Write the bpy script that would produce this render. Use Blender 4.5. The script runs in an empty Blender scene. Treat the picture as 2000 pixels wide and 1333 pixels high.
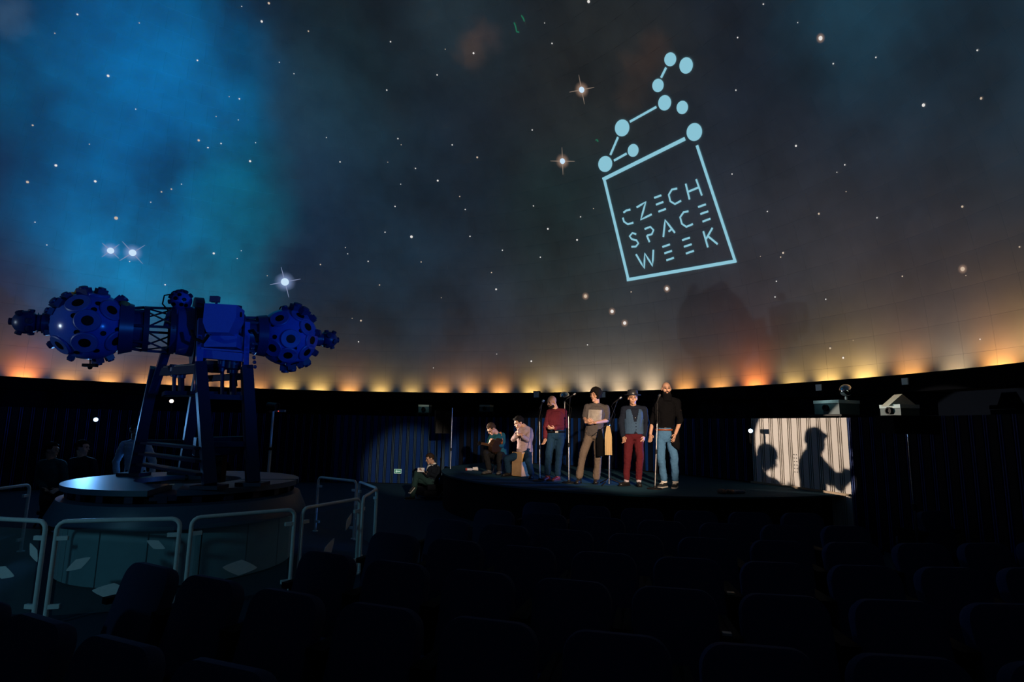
import bpy, bmesh, math, random
import numpy as np
from mathutils import Vector as V, Matrix, noise as mnoise
random.seed(7)
SC = bpy.context.scene
COL = SC.collection
R_ = math.radians
# ------------------------------------------------------------------ camera
EYE = V((0, 0, 1.75)); FPX = 1111.1
PITCH, ROLL = R_(8.5), R_(1.05)
_fw = V((0, math.cos(PITCH), math.sin(PITCH))); _up = V((0, -math.sin(PITCH), math.cos(PITCH))); _rt = V((1, 0, 0))
RT = _rt*math.cos(ROLL) + _up*math.sin(ROLL); UP = -_rt*math.sin(ROLL) + _up*math.cos(ROLL); FW = _fw
cd = bpy.data.cameras.new('camera'); cam = bpy.data.objects.new('camera', cd); COL.objects.link(cam)
cd.sensor_width = 36; cd.lens = 20; cd.clip_end = 200; cd.clip_start = .05
m = Matrix((RT, UP, -FW)).transposed().to_4x4(); m.translation = EYE
cam.matrix_world = m
SC.camera = cam
# ------------------------------------------------------------------ world, exposure
w = bpy.data.worlds.new('world'); SC.world = w; w.use_nodes = True
w.node_tree.nodes['Background'].inputs[0].default_value = (0.01, 0.02, 0.05, 1)
w.node_tree.nodes['Background'].inputs[1].default_value = 0.02
cy = SC.cycles; cy.max_bounces = 5; cy.diffuse_bounces = 2; cy.glossy_bounces = 3; cy.transmission_bounces = 3; cy.transparent_max_bounces = 10
vs = SC.view_settings
vs.view_transform = 'Standard'; vs.look = 'None'; vs.gamma = 1; vs.exposure = 0.0; vs.use_curve_mapping = False

def at(px, py, y):
    """a point at world depth y seen at photograph pixel px, py"""
    d = FW*FPX + RT*(px-1000) - UP*(py-666.5)
    return EYE + d*(y/d.y)
def ground(px, py, z=0.0):
    d = FW*FPX + RT*(px-1000) - UP*(py-666.5)
    return EYE + d*((z-EYE.z)/d.z)

# ------------------------------------------------------------------ room dimensions
DC = V((-4.3, 7.3, 2.7)); DR = 12.15          # dome
CX, CY = -4.3, 7.3
RIM_R, RIM_Z = 11.75, 2.80
WALL_R, WALL_Z = 10.0, 1.985
SX, SY = 3.0, 13.5; STAGE_R, STAGE_Z = 4.55, 0.73
def dome_pt(px, py, inset=0.0):
    d = (FW*FPX + RT*(px-1000) - UP*(py-666.5)).normalized()
    oc = EYE-DC; b = oc.dot(d); c = oc.length_squared-(DR-inset)**2
    return EYE + d*(-b+math.sqrt(b*b-c))

# ------------------------------------------------------------------ lights
def spot(name, loc, aim, power, col, half, blend=.3, rad=.05):
    l = bpy.data.lights.new(name, 'SPOT'); l.energy = power; l.color = col
    l.spot_size = R_(half)*2; l.spot_blend = blend; l.shadow_soft_size = rad
    o = bpy.data.objects.new(name, l); COL.objects.link(o); o.location = loc
    o.rotation_euler = (V(aim)-V(loc)).to_track_quat('-Z', 'Y').to_euler()
    return o
LAMP_A = V((-5.8, 14.05, 2.12))
spot('stage_side_spot', LAMP_A + V((.16, -.06, 0)), (5.12, 10.30, 1.50), 5200, (1, .82, .66), 5.0, .06, .03)
FRONT = V((2.6, -.6, 3.9))
spot('stage_front_spot', FRONT, (1.95, 10.8, 1.62), 8200, (1, .72, .50), 7.0, .4, .08)
spot('stage_front_spot', FRONT+V((-.4, 0, 0)), (-.1, 12.2, 1.38), 5600, (1, .72, .50), 4.0, .5, .08)
spot('stage_front_spot', FRONT+V((-.8, 0, 0)), (-2.3, 14.4, 1.0), 4600, (1, .82, .62), 4.2, .6, .08)
# the fulldome video projectors standing on the ring: their beams throw the star projector's shadow on the dome
spot('video_beam_east', (5.2, 2.6, 2.0), (-10.2, 12.8, 7.4), 950, (.02, .20, 1), 24, .9, .05)
spot('video_beam_south', (3.4, -.9, 2.3), (-9.6, 13.2, 7.6), 600, (.02, .20, 1), 22, .9, .05)
spot('video_beam_west', (-12.1, 1.25, 1.75), (5.2, 14.6, 5.0), 950, (.44, .56, .70), 14, 1.0, .05)
BLUE_LAMP = at(1463, 842, 11.1)
spot('blue_back_light', BLUE_LAMP + V((-.08, -.05, 0)), (1.6, 11.0, 1.9), 450, (.05, .25, 1), 30, .5, .05)
BLUE_LAMP2 = at(180, 820, 11.5)
spot('blue_side_light', BLUE_LAMP2 + V((.05, -.1, 0)), (-4.6, 6.6, 1.2), 150, (.15, .45, 1), 35, .5, .05)
spot('barrier_fill', (-6.8, -1.2, 2.75), (-3.5, 5.8, .5), 170, (.22, .66, .90), 20, 1.0, .12)  # unseen fill spot, added to brighten the barriers, stickers and pedestal
# cove lamps behind the rim, azimuths read from the glows on the dome
def rim_az(px):
    d = FW*FPX + RT*(px-1000); d = V((d.x, d.y)).normalized()
    oc = V((0-CX, 0-CY)); b = oc.dot(d); c = oc.length_squared-RIM_R**2
    t = -b+math.sqrt(b*b-c); p = d*t
    return math.atan2(p.y-CY, p.x-CX)
OR, YE, RD, PA = (1, .42, .10), (1, .60, .16), (1, .26, .05), (1, .68, .36)
COVE = [(60, RD, 1.9), (145, OR, .7), (222, OR, 1.0), (295, OR, .7), (345, OR, .8), (400, OR, .8), (455, OR, 1.0), (510, OR, .6), (565, YE, 1.0),
        (627, YE, 1.0), (684, OR, 1.0), (743, YE, .9), (803, YE, .6), (858, OR, .9), (914, OR, 1.1), (971, OR, 1.1), (1031, YE, 1.0),
        (1082, YE, .6), (1142, PA, .7), (1199, PA, .7), (1258, PA, .8), (1321, OR, .9), (1386, OR, .9), (1452, RD, 1.8), (1524, YE, .7),
        (1589, YE, 1.2), (1657, YE, 1.5), (1741, OR, 1.0), (1827, PA, .5), (1908, OR, 1.6), (1996, YE, 1.4)]
cove = [(rim_az(p), c, s) for p, c, s in COVE]
a0, a1 = cove[0][0], cove[-1][0]
for k in range(1, 3): cove.append((a0+R_(5.2)*k, OR, 1.0)); cove.append((a1-R_(5.2)*k, YE, 1.0))
for az, c, s in cove:
    r = RIM_R+.10
    p = V((CX+r*math.cos(az), CY+r*math.sin(az), RIM_Z-.20))
    spot('cove_lamp', p, p+V((math.cos(az)*.80, math.sin(az)*.80, 1)), 30*s, c, 54, 1.0, .03)
# two long pale cove tubes that wash the low dome
def cove_wash(px0, px1, power, col):
    za, zb = rim_az(px0), rim_az(px1); n = 4
    for i in range(n):
        az = za+(zb-za)*(i+.5)/n
        p = V((CX+(RIM_R-.05)*math.cos(az), CY+(RIM_R-.05)*math.sin(az), RIM_Z+.02))
        spot('cove_wash_lamp', p, p+V((math.cos(az)*.35, math.sin(az)*.35, 1)), power/n, col, 75, 1, .1)
cove_wash(1040, 1290, 55, (1, .78, .52)); cove_wash(1640, 1980, 24, (1, .72, .50)); cove_wash(20, 1000, 16, (1, .76, .62)); cove_wash(1290, 1640, 6, (1, .6, .4))

# ------------------------------------------------------------------ materials
MAT = {}
def mat(name, col, rough=.6, metal=0.0, var=.15, scale=30, bump=.0, emit=None, estr=0, spec=.5, trans=0):
    if name in MAT: return MAT[name]
    m = bpy.data.materials.new(name); m.use_nodes = True; nt = m.node_tree; b = nt.nodes['Principled BSDF']
    b.inputs['Roughness'].default_value = rough; b.inputs['Metallic'].default_value = metal
    b.inputs['Specular IOR Level'].default_value = spec
    b.inputs['Transmission Weight'].default_value = trans
    n = nt.nodes.new('ShaderNodeTexNoise'); n.inputs['Scale'].default_value = scale; n.inputs['Detail'].default_value = 4
    g = nt.nodes.new('ShaderNodeNewGeometry'); nt.links.new(g.outputs['Position'], n.inputs['Vector'])
    mx = nt.nodes.new('ShaderNodeMix'); mx.data_type = 'RGBA'
    mx.inputs[6].default_value = (*[c*(1-var) for c in col], 1); mx.inputs[7].default_value = (*[min(1, c*(1+var)) for c in col], 1)
    nt.links.new(n.outputs['Fac'], mx.inputs[0]); nt.links.new(mx.outputs[2], b.inputs['Base Color'])
    if bump:
        bp = nt.nodes.new('ShaderNodeBump'); bp.inputs['Strength'].default_value = bump; bp.inputs['Distance'].default_value = .01
        nt.links.new(n.outputs['Fac'], bp.inputs['Height']); nt.links.new(bp.outputs[0], b.inputs['Normal'])
    if emit:
        b.inputs['Emission Color'].default_value = (*emit, 1); b.inputs['Emission Strength'].default_value = estr
    MAT[name] = m
    return m

# dome: a matt screen showing the projected nebula
def dome_material():
    m = bpy.data.materials.new('dome_screen'); m.use_nodes = True; nt = m.node_tree; L = nt.links; N = nt.nodes
    b = N['Principled BSDF']; b.inputs['Roughness'].default_value = .95; b.inputs['Specular IOR Level'].default_value = .1
    g = N.new('ShaderNodeNewGeometry'); pos = g.outputs['Position']
    def vm(op, a, bb, c=None):
        n = N.new('ShaderNodeVectorMath'); n.operation = op
        for i, s in enumerate((a, bb, c)):
            if s is None: continue
            if hasattr(s, 'links'): L.new(s, n.inputs[i])
            else: n.inputs[i].default_value = s
        return n
    def nz(scale, detail=4, rough=.55):
        n = N.new('ShaderNodeTexNoise'); n.inputs['Scale'].default_value = scale; n.inputs['Detail'].default_value = detail; n.inputs['Roughness'].default_value = rough
        L.new(pos, n.inputs['Vector']); return n
    tint = nz(3.0, 1); cr = N.new('ShaderNodeMapRange'); cr.inputs[3].default_value = .30; cr.inputs[4].default_value = .36
    L.new(tint.outputs['Fac'], cr.inputs[0])
    cc = N.new('ShaderNodeCombineColor'); [L.new(cr.outputs[0], cc.inputs[i]) for i in range(3)]
    L.new(cc.outputs[0], b.inputs['Base Color'])
    n1 = nz(.28, 3); off = vm('SUBTRACT', n1.outputs['Color'], (.5, .5, .5)); off = vm('MULTIPLY', off.outputs[0], (2.2, 2.2, 2.2))
    pd = vm('ADD', pos, off.outputs[0])
    n2 = nz(.9, 3); off2 = vm('SUBTRACT', n2.outputs['Color'], (.5, .5, .5)); off2 = vm('MULTIPLY', off2.outputs[0], (.9, .9, .9))
    pf = vm('ADD', pos, off2.outputs[0])
    cur = None
    BL = [ # px, py, radius m, rgb, distortion
        (270, 110, 3.5, (-.013, .076, .240), 0), (345, 30, 2.4, (-.008, .064, .178), 0), (255, 310, 3.4, (-.013, .080, .245), 0), (380, 230, 2.4, (-.010, .066, .162), 0),
        (445, 390, 2.3, (-.008, .110, .165), 0), (185, 460, 2.8, (-.010, .110, .280), 0), (330, 530, 2.9, (-.008, .140, .270), 0), (160, 600, 2.2, (-.008, .080, .180), 0), (450, 570, 2.0, (-.005, .105, .170), 0), (90, 170, 2.2, (-.004, .050, .105), 0),
        (560, 150, 4.2, (.003, .024, .030), 0), (700, 460, 6.0, (.002, .016, .034), 0), (900, 60, 2.2, (.008, .018, .022), 0), (1130, 450, 3.6, (.000, .011, .004), 0), (1180, 130, 3.6, (.014, .011, .000), 0),
        (1560, 330, 7.0, (.004, .006, .014), 0), (1880, 60, 3.8, (.000, .020, .036), 0), (1640, 30, 2.0, (.000, .022, .036), 0), (1600, 590, 4.4, (.020, .011, .006), 0), (1000, 690, 4.2, (.012, .016, .022), 0), (60, 660, 3.0, (.030, .020, .016), 0),
        (917, 95, .55, (.032, .013, .004), 1), (944, 72, .55, (.036, .012, .003), 1), (932, 118, .5, (.034, .015, .005), 1), (1275, 85, .55, (.034, .012, .003), 1), (1245, 128, .55, (.034, .012, .003), 1), (1236, 185, .55, (.024, .010, .003), 1), (25, 30, .6, (.060, .085, .10), 1)]
    acc = N.new('ShaderNodeCombineXYZ'); acc.inputs[0].default_value = .0080; acc.inputs[1].default_value = .0150; acc.inputs[2].default_value = .0240
    out = acc.outputs[0]
    for px, py, r, col, k in BL:
        c = dome_pt(px, py)
        d = vm('DISTANCE', (pf if k else pd).outputs[0], tuple(c))
        mr = N.new('ShaderNodeMapRange'); mr.interpolation_type = 'SMOOTHERSTEP'
        mr.inputs[1].default_value = 0; mr.inputs[2].default_value = r*1.25; mr.inputs[3].default_value = 1; mr.inputs[4].default_value = 0
        L.new(d.outputs['Value'], mr.inputs[0])
        cx = N.new('ShaderNodeCombineXYZ'); [L.new(mr.outputs[0], cx.inputs[i]) for i in range(3)]
        ma = vm('MULTIPLY_ADD', cx.outputs[0], tuple(col), out); out = ma.outputs[0]
    # dark clouds
    n3 = nz(.42, 5, .6); mr = N.new('ShaderNodeMapRange'); mr.inputs[1].default_value = .3; mr.inputs[2].default_value = .7; mr.inputs[3].default_value = .45; mr.inputs[4].default_value = 1.35
    L.new(n3.outputs['Fac'], mr.inputs[0]); cx = N.new('ShaderNodeCombineXYZ'); [L.new(mr.outputs[0], cx.inputs[i]) for i in range(3)]
    mxz = vm('MAXIMUM', out, (0, 0, 0)); ma = vm('MULTIPLY', mxz.outputs[0], cx.outputs[0])
    L.new(ma.outputs[0], b.inputs['Emission Color']); b.inputs['Emission Strength'].default_value = EMIT
    m.cycles.emission_sampling = 'NONE'
    return m
EMIT = .55
MAT['dome'] = dome_material()
M_black = mat('black_matt', (.004, .004, .005), .8, spec=.15)
M_outer = mat('outer_wall_black', (.003, .005, .010), .95, spec=.05)
M_rim = mat('black_rim', (.002, .0025, .004), .9, spec=.05)
M_bluewall = mat('blue_wall', (.004, .036, .190), .5, spec=.2)
M_bluestrip = mat('blue_wall_strip', (.05, .10, .17), .5, spec=.2)
M_shadewall = mat('blue_wall_shaded', (.003, .005, .012), .7, spec=.15)  # the blue wall where it lies unlit, shade put into the colour
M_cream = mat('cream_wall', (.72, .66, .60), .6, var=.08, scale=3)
M_carpet = mat('carpet', (.018, .052, .085), .95, scale=120, bump=.3, spec=.1)
M_stage = mat('stage_carpet', (.012, .055, .085), .95, scale=90, bump=.3, spec=.1)
M_seat = mat('seat_cloth', (.028, .042, .095), .95, scale=150, bump=.25, spec=.1)
M_seatdark = mat('seat_shell', (.004, .005, .008), .8, spec=.1)
M_chrome = mat('chrome', (.7, .7, .7), .12, 1.0, var=.03)
M_steel = mat('brushed_steel', (.5, .5, .5), .35, 1.0, var=.1)
M_blue = mat('projector_blue', (.035, .10, .45), .20, .0, var=.08)
M_plate = mat('projector_plate_blue', (.028, .08, .34), .45)
M_blue2 = mat('projector_dark_blue', (.010, .028, .105), .35)
M_navy = mat('projector_navy', (.006, .016, .055), .55, spec=.3)
M_lens = mat('lens_black', (.002, .002, .003), .5, spec=.2)
M_table = mat('table_grey_blue', (.03, .08, .15), .42)
M_pedestal = mat('pedestal_panel', (.34, .50, .56), .6, var=.1, scale=6)
M_rail = mat('rail_painted_steel', (.85, .92, .92), .5, .0)
M_sticker = mat('frosted_sticker', (.95, .98, .98), .8)
M_white = mat('white_plastic', (.9, .9, .9), .5)
M_skin = mat('skin', (.52, .29, .19), .55, var=.08, scale=20)
M_eye = mat('eye_dark', (.02, .015, .012), .2)
glass = bpy.data.materials.new('barrier_glass'); glass.use_nodes = True
_nt = glass.node_tree; _b = _nt.nodes['Principled BSDF']; _t = _nt.nodes.new('ShaderNodeBsdfTransparent'); _mx = _nt.nodes.new('ShaderNodeMixShader')
_n = _nt.nodes.new('ShaderNodeTexNoise'); _n.inputs['Scale'].default_value = 4; _mr = _nt.nodes.new('ShaderNodeMapRange'); _mr.inputs[3].default_value = .05; _mr.inputs[4].default_value = .12
_b.inputs['Base Color'].default_value = (.35, .45, .48, 1); _b.inputs['Roughness'].default_value = .15
_t.inputs[0].default_value = (.88, .95, .95, 1)
_nt.links.new(_n.outputs['Fac'], _mr.inputs[0]); _nt.links.new(_mr.outputs[0], _mx.inputs[0]); _nt.links.new(_t.outputs[0], _mx.inputs[1]); _nt.links.new(_b.outputs[0], _mx.inputs[2])
_nt.links.new(_mx.outputs[0], _nt.nodes['Material Output'].inputs[0])

# ------------------------------------------------------------------ mesh helpers
def frame_from(d, hint=V((0, 0, 1))):
    d = V(d).normalized()
    x = hint.cross(d)
    if x.length < 1e-4: x = V((1, 0, 0)).cross(d)
    x.normalize(); y = d.cross(x)
    return x, y, d
class MB:
    def __init__(s): s.v = []; s.f = []
    def add(s, vs_, fs):
        o = len(s.v); s.v += [V(p) for p in vs_]; s.f += [tuple(i+o for i in f) for f in fs]; return s
    def box(s, c, size, mtx=None):
        hx, hy, hz = [q/2 for q in size]; c = V(c)
        pts = [V((x, y, z)) for x in (-hx, hx) for y in (-hy, hy) for z in (-hz, hz)]
        if mtx is not None: pts = [mtx @ p for p in pts]
        return s.add([c+p for p in pts], [(0, 1, 3, 2), (4, 6, 7, 5), (0, 4, 5, 1), (2, 3, 7, 6), (0, 2, 6, 4), (1, 5, 7, 3)])
    def bar(s, p0, p1, wd, hg, hint=V((0, 0, 1)), w1=None, h1=None):
        p0, p1 = V(p0), V(p1); x, y, d = frame_from(p1-p0, hint); w1 = w1 or wd; h1 = h1 or hg
        pts = []
        for p, a, b in ((p0, wd, hg), (p1, w1, h1)):
            for sx, sy in ((-1, -1), (1, -1), (1, 1), (-1, 1)): pts.append(p+x*sx*a/2+y*sy*b/2)
        return s.add(pts, [(3, 2, 1, 0), (4, 5, 6, 7), (0, 1, 5, 4), (1, 2, 6, 5), (2, 3, 7, 6), (3, 0, 4, 7)])
    def lathe(s, o, d, prof, n=24, hint=V((0, 0, 1)), cap=True):
        o = V(o); x, y, d = frame_from(d, hint); vs_, fs = [], []
        for h, r in prof:
            for i in range(n):
                a = 2*math.pi*i/n; vs_.append(o+d*h+(x*math.cos(a)+y*math.sin(a))*max(r, 1e-5))
        for j in range(len(prof)-1):
            for i in range(n):
                k = (i+1) % n; fs.append((j*n+i, j*n+k, (j+1)*n+k, (j+1)*n+i))
        if cap:
            fs.append(tuple(reversed(range(n)))); fs.append(tuple((len(prof)-1)*n+i for i in range(n)))
        return s.add(vs_, fs)
    def cyl(s, p0, p1, r, r1=None, n=16):
        p0, p1 = V(p0), V(p1); return s.lathe(p0, p1-p0, [(0, r), ((p1-p0).length, r if r1 is None else r1)], n)
    def sph(s, c, r, n=16, m=10, sc=(1, 1, 1), mtx=None):
        c = V(c); vs_, fs = [], []
        for j in range(m+1):
            t = math.pi*j/m
            for i in range(n):
                a = 2*math.pi*i/n
                p = V((math.sin(t)*math.cos(a)*sc[0], math.sin(t)*math.sin(a)*sc[1], math.cos(t)*sc[2]))*r
                if mtx is not None: p = mtx @ p
                vs_.append(c+p)
        for j in range(m):
            for i in range(n):
                k = (i+1) % n; fs.append((j*n+i, (j+1)*n+i, (j+1)*n+k, j*n+k))
        return s.add(vs_, fs)
    def tube(s, pts, r, n=8, closed=False):
        pts = [V(p) for p in pts]; vs_, fs = [], []; N_ = len(pts); px_ = None
        for i, p in enumerate(pts):
            a = pts[i-1] if i else (pts[-1] if closed else pts[0]); b = pts[(i+1) % N_] if (i < N_-1 or closed) else pts[-1]
            d = (b-a).normalized()
            if px_ is None: x, y, _ = frame_from(d, V((.13, .27, .95)))
            else:
                x = px_-d*px_.dot(d); x.normalize(); y = d.cross(x)
            px_ = x; rr = r[i] if isinstance(r, (list, tuple)) else r
            for k in range(n):
                t = 2*math.pi*k/n; vs_.append(p+(x*math.cos(t)+y*math.sin(t))*rr)
        for i in range(N_ if closed else N_-1):
            j = (i+1) % N_
            for k in range(n):
                q = (k+1) % n; fs.append((i*n+k, i*n+q, j*n+q, j*n+k))
        if not closed: fs.append(tuple(reversed(range(n)))); fs.append(tuple((N_-1)*n+k for k in range(n)))
        return s.add(vs_, fs)
    def cap(s, p0, r0, p1, r1, n=12):
        """tapered capsule"""
        p0, p1 = V(p0), V(p1); L = (p1-p0).length
        if L < 1e-5: return s.sph(p0, r0)
        prof = [(-r0, 0)]+[(-r0*math.cos(t), r0*math.sin(t)) for t in (.35, .75, 1.15)]+[(0, r0), (L, r1)]+[(L+r1*math.cos(t), r1*math.sin(t)) for t in (1.15, .75, .35)]+[(L+r1, 0)]
        return s.lathe(p0, p1-p0, prof, n)
    def rings(s, rs, n=20):
        """closed loft of ellipses: (centre, xvec, yvec)"""
        vs_, fs = [], []
        for c, x, y in rs:
            for i in range(n):
                a = 2*math.pi*i/n; vs_.append(V(c)+V(x)*math.cos(a)+V(y)*math.sin(a))
        for j in range(len(rs)-1):
            for i in range(n):
                k = (i+1) % n; fs.append((j*n+i, j*n+k, (j+1)*n+k, (j+1)*n+i))
        fs.append(tuple(reversed(range(n)))); fs.append(tuple((len(rs)-1)*n+i for i in range(n)))
        return s.add(vs_, fs)
    def mesh(s, name, origin=V((0, 0, 0)), smooth=False, angle=None):
        me = bpy.data.meshes.new(name); me.from_pydata([p-origin for p in s.v], [], s.f)
        bm = bmesh.new(); bm.from_mesh(me); bmesh.ops.recalc_face_normals(bm, faces=bm.faces)
        if smooth:
            lim = R_(angle or 40)
            for f in bm.faces: f.smooth = True
            for e in bm.edges:
                if len(e.link_faces) == 2 and e.calc_face_angle(0) > lim: e.smooth = False
        bm.to_mesh(me); bm.free(); return me
    def build(s, name, material, parent=None, smooth=True, angle=40):
        origin = parent['_o'] if parent is not None and '_o' in parent else (0, 0, 0)
        me = s.mesh(name, V(origin), smooth, angle); me.materials.append(material)
        return link(name, me, parent)
def link(name, me, parent=None):
    o = bpy.data.objects.new(name, me); COL.objects.link(o)
    if parent is not None:
        o.parent = parent
        if '_o' in parent: o['_o'] = parent['_o']
    return o
def thing(name, label, cat, base=(0, 0, 0), group=None):
    """Empty at the base of a thing; parts are given in world coordinates"""
    o = bpy.data.objects.new(name, None); COL.objects.link(o); o.location = base; o['_o'] = tuple(base)
    o.empty_display_size = .1; o['label'] = label; o['category'] = cat
    if group: o['group'] = group
    return o
def tag(o, label, cat, group=None):
    o['label'] = label; o['category'] = cat
    if group: o['group'] = group
    return o
def struct(o, label=None):
    o['kind'] = 'structure'
    if label: o['label'] = label
    return o
def pol(r, az, z): return V((CX+r*math.cos(az), CY+r*math.sin(az), z))

# ================================================================== THE SETTING
NA = 180
def ring_mesh(prof, n=NA, closed=True):
    mb = MB(); vs_, fs = [], []; k = len(prof)
    for i in range(n):
        az = 2*math.pi*i/n
        for r, z in prof: vs_.append(pol(r, az, z))
    for i in range(n):
        j = (i+1) % n
        for q in range(k if closed else k-1):
            p = (q+1) % k; fs.append((i*k+q, j*k+q, j*k+p, i*k+p))
    return mb.add(vs_, fs)
fl = MB().lathe((CX, CY, -.1), (0, 0, 1), [(0, 12.6), (.1, 12.6)], 96)
struct(fl.build('floor', M_carpet), 'dark blue carpeted floor of the planetarium hall')
struct(ring_mesh([(12.3, 0), (12.3, 2.6), (12.45, 2.6), (12.45, 0)]).build('wall_outer', M_outer), 'dark outer wall behind the equipment ring')
wall_back = struct(ring_mesh([(10.04, 0), (10.04, WALL_Z), (10.16, WALL_Z), (10.16, 0)]).build('wall_back', M_black), 'low round partition wall clad in vertical panels')
struct(ring_mesh([(RIM_R, 2.48), (RIM_R, RIM_Z), (RIM_R+.04, RIM_Z), (RIM_R+.04, 2.52), (12.3, 2.52), (12.3, 2.48)]).build('trim_1', M_rim), 'black rim ledge at the foot of the dome')
# vertical panels on the partition: wide panel, two slats, black joints between
PITCH_A = .222/WALL_R
pan_me = {}
def wall_piece(name, wd, z0, mtl):
    key = (name, z0, mtl.name)
    if key not in pan_me:
        mb = MB().box((.02, 0, (z0+WALL_Z)/2), (.04, wd, WALL_Z-z0)); me = mb.mesh(name); me.materials.append(mtl); pan_me[key] = me
    return pan_me[key]
def wall_az(px):
    d = FW*FPX + RT*(px-1000); d = V((d.x, d.y)).normalized(); oc = V((-CX, -CY)); b = oc.dot(d)
    p = d*(-b+math.sqrt(b*b-oc.length_squared+WALL_R**2)); return math.atan2(p.y-CY, p.x-CX)
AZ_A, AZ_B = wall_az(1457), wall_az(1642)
az = wall_az(2010)
while az < wall_az(-10):
    cream = AZ_B-.004 < az < AZ_A-.006; mid = az < AZ_B or (az > AZ_A and az < wall_az(905)) or az > wall_az(660)  # mid: unlit stretches of wall, given the shaded panel colour
    if math.hypot(pol(10, az, 0).x-SX, pol(10, az, 0).y-SY) < STAGE_R: z0 = STAGE_Z+.02
    else: z0 = 0.02
    for nm, wd, offs in (('wall_panel', .120, 0), ('wall_slat', .017, .0905), ('wall_slat', .017, .1315)):
        mtl = (M_cream if cream else (M_bluewall if nm == 'wall_panel' else M_bluestrip) if not mid else (M_shadewall if nm == 'wall_panel' else M_bluewall))
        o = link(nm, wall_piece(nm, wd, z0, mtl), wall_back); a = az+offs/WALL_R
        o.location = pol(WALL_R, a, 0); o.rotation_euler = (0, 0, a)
    az += PITCH_A
# timber skirting under the lit cream panels
sk = MB(); n = 10
for i in range(n):
    a = AZ_B+(AZ_A-AZ_B)*i/n; b_ = AZ_B+(AZ_A-AZ_B)*(i+1)/n
    sk.bar(pol(9.975, a, STAGE_Z+.018), pol(9.975, b_, STAGE_Z+.018), .03, .035)
struct(sk.build('baseboard_stage', mat('pine', (.45, .30, .16), .5)), 'thin pine skirting under the cream wall panels')
# vent holes in one cream panel
vh = MB(); azv = wall_az(1541)
for j in range(6):
    for k in (-1, 1):
        c = pol(9.995, azv+k*.0028, 1.02+j*.062+(.0 if k < 0 else .0)); vh.cyl(c, c+V((math.cos(azv), math.sin(azv), 0))*.006, .009, n=8)
o = vh.build('vent_hole', M_lens, wall_back)
# stage: a half disc in front of the partition
st = MB(); pts = []
for i in range(73):
    a = R_(100+i*(290/72)); pts.append(V((SX+STAGE_R*math.cos(a), SY+STAGE_R*math.sin(a))))
pts = [p for p in pts if math.hypot(p.x-CX, p.y-CY) < 9.93]
st_az = [math.atan2(p.y-CY, p.x-CX) for p in (pts[0], pts[-1])]
arc = [V((CX+9.96*math.cos(a), CY+9.96*math.sin(a))) for a in [st_az[1]+(st_az[0]-st_az[1])*i/30 for i in range(31)]]
poly = pts+arc; n = len(poly)
st.add([V((p.x, p.y, STAGE_Z)) for p in poly]+[V((p.x, p.y, STAGE_Z-.03)) for p in poly], [tuple(range(n)), tuple(n+i for i in reversed(range(n)))]+[(i, (i+1) % n, n+(i+1) % n, n+i) for i in range(n)])
stage = struct(st.build('stage', M_stage, None, False), 'low rounded stage covered in dark teal carpet')
sk = MB(); k = len(pts); ins = [V((p.x+(SX-p.x)*.01, p.y+(SY-p.y)*.01)) for p in pts]
sk.add([V((p.x, p.y, STAGE_Z-.03)) for p in ins]+[V((p.x, p.y, 0)) for p in ins], [(i, i+1, k+i+1, k+i) for i in range(k-1)])
sk.build('stage_skirt', M_black, stage)

# dome: backing shell and panels
bk = MB(); vs_, fs = [], []; NE = 40
for j in range(NE+1):
    el = R_(-.4)+(R_(90)-R_(-.4))*j/NE
    for i in range(96):
        a = 2*math.pi*i/96; vs_.append(DC+V((math.cos(el)*math.cos(a), math.cos(el)*math.sin(a), math.sin(el)))*(DR+.03))
for j in range(NE):
    for i in range(96):
        k = (i+1) % 96; fs.append((j*96+i, j*96+k, (j+1)*96+k, (j+1)*96+i))
bk.add(vs_, fs)
dome = struct(bk.build('dome', mat('dome_backing', (.16, .16, .17), .9)), 'white panelled planetarium dome showing a projected nebula')
def dpt(el, a, r): return DC+V((math.cos(el)*math.cos(a), math.cos(el)*math.sin(a), math.sin(el)))*r
panels = []; el = R_(-.75); STEP = R_(2.62); GAP = .0013/DR
row = 0
while el < R_(86):
    nc = max(8, round(2*math.pi*DR*math.cos(el+STEP/2)/.56)); da = 2*math.pi/nc
    for i in range(nc):
        a0_, a1_ = i*da+GAP/math.cos(el), (i+1)*da-GAP/math.cos(el+STEP)
        e0, e1 = el+GAP, el+STEP-GAP
        q = [dpt(e0, a0_, DR), dpt(e0, a1_, DR), dpt(e1, a1_, DR), dpt(e1, a0_, DR)]
        c = sum(q, V())/4; d = c-EYE; dep = d.dot(FW); area = 0
        if dep > .5:
            px, py = 1000+FPX*d.dot(RT)/dep, 666.5-FPX*d.dot(UP)/dep
            if -20 < px < 2020 and -20 < py < 760:
                nrm = (DC-c).normalized(); area = max(0, nrm.dot(-d.normalized()))/dep**2
        panels.append((area, q, c))
    el += STEP; row += 1
panels.sort(key=lambda t: -t[0])
BOXF = [(0, 1, 2, 3), (4, 7, 6, 5), (0, 4, 5, 1), (1, 5, 6, 2), (2, 6, 7, 3), (3, 7, 4, 0)]
rest = MB()
def panel_pts(q): return q+[p+(p-DC).normalized()*.02 for p in q]
for i, (ar, q, c) in enumerate(panels):
    if i < 300:
        mb = MB().add(panel_pts(q), BOXF); me = mb.mesh('dome_panel'); me.materials.append(MAT['dome']); link('dome_panel', me, dome)
    else: rest.add(panel_pts(q), BOXF)
o = rest.build('dome_panels', MAT['dome'], dome, False); o['kind'] = 'stuff'

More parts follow.
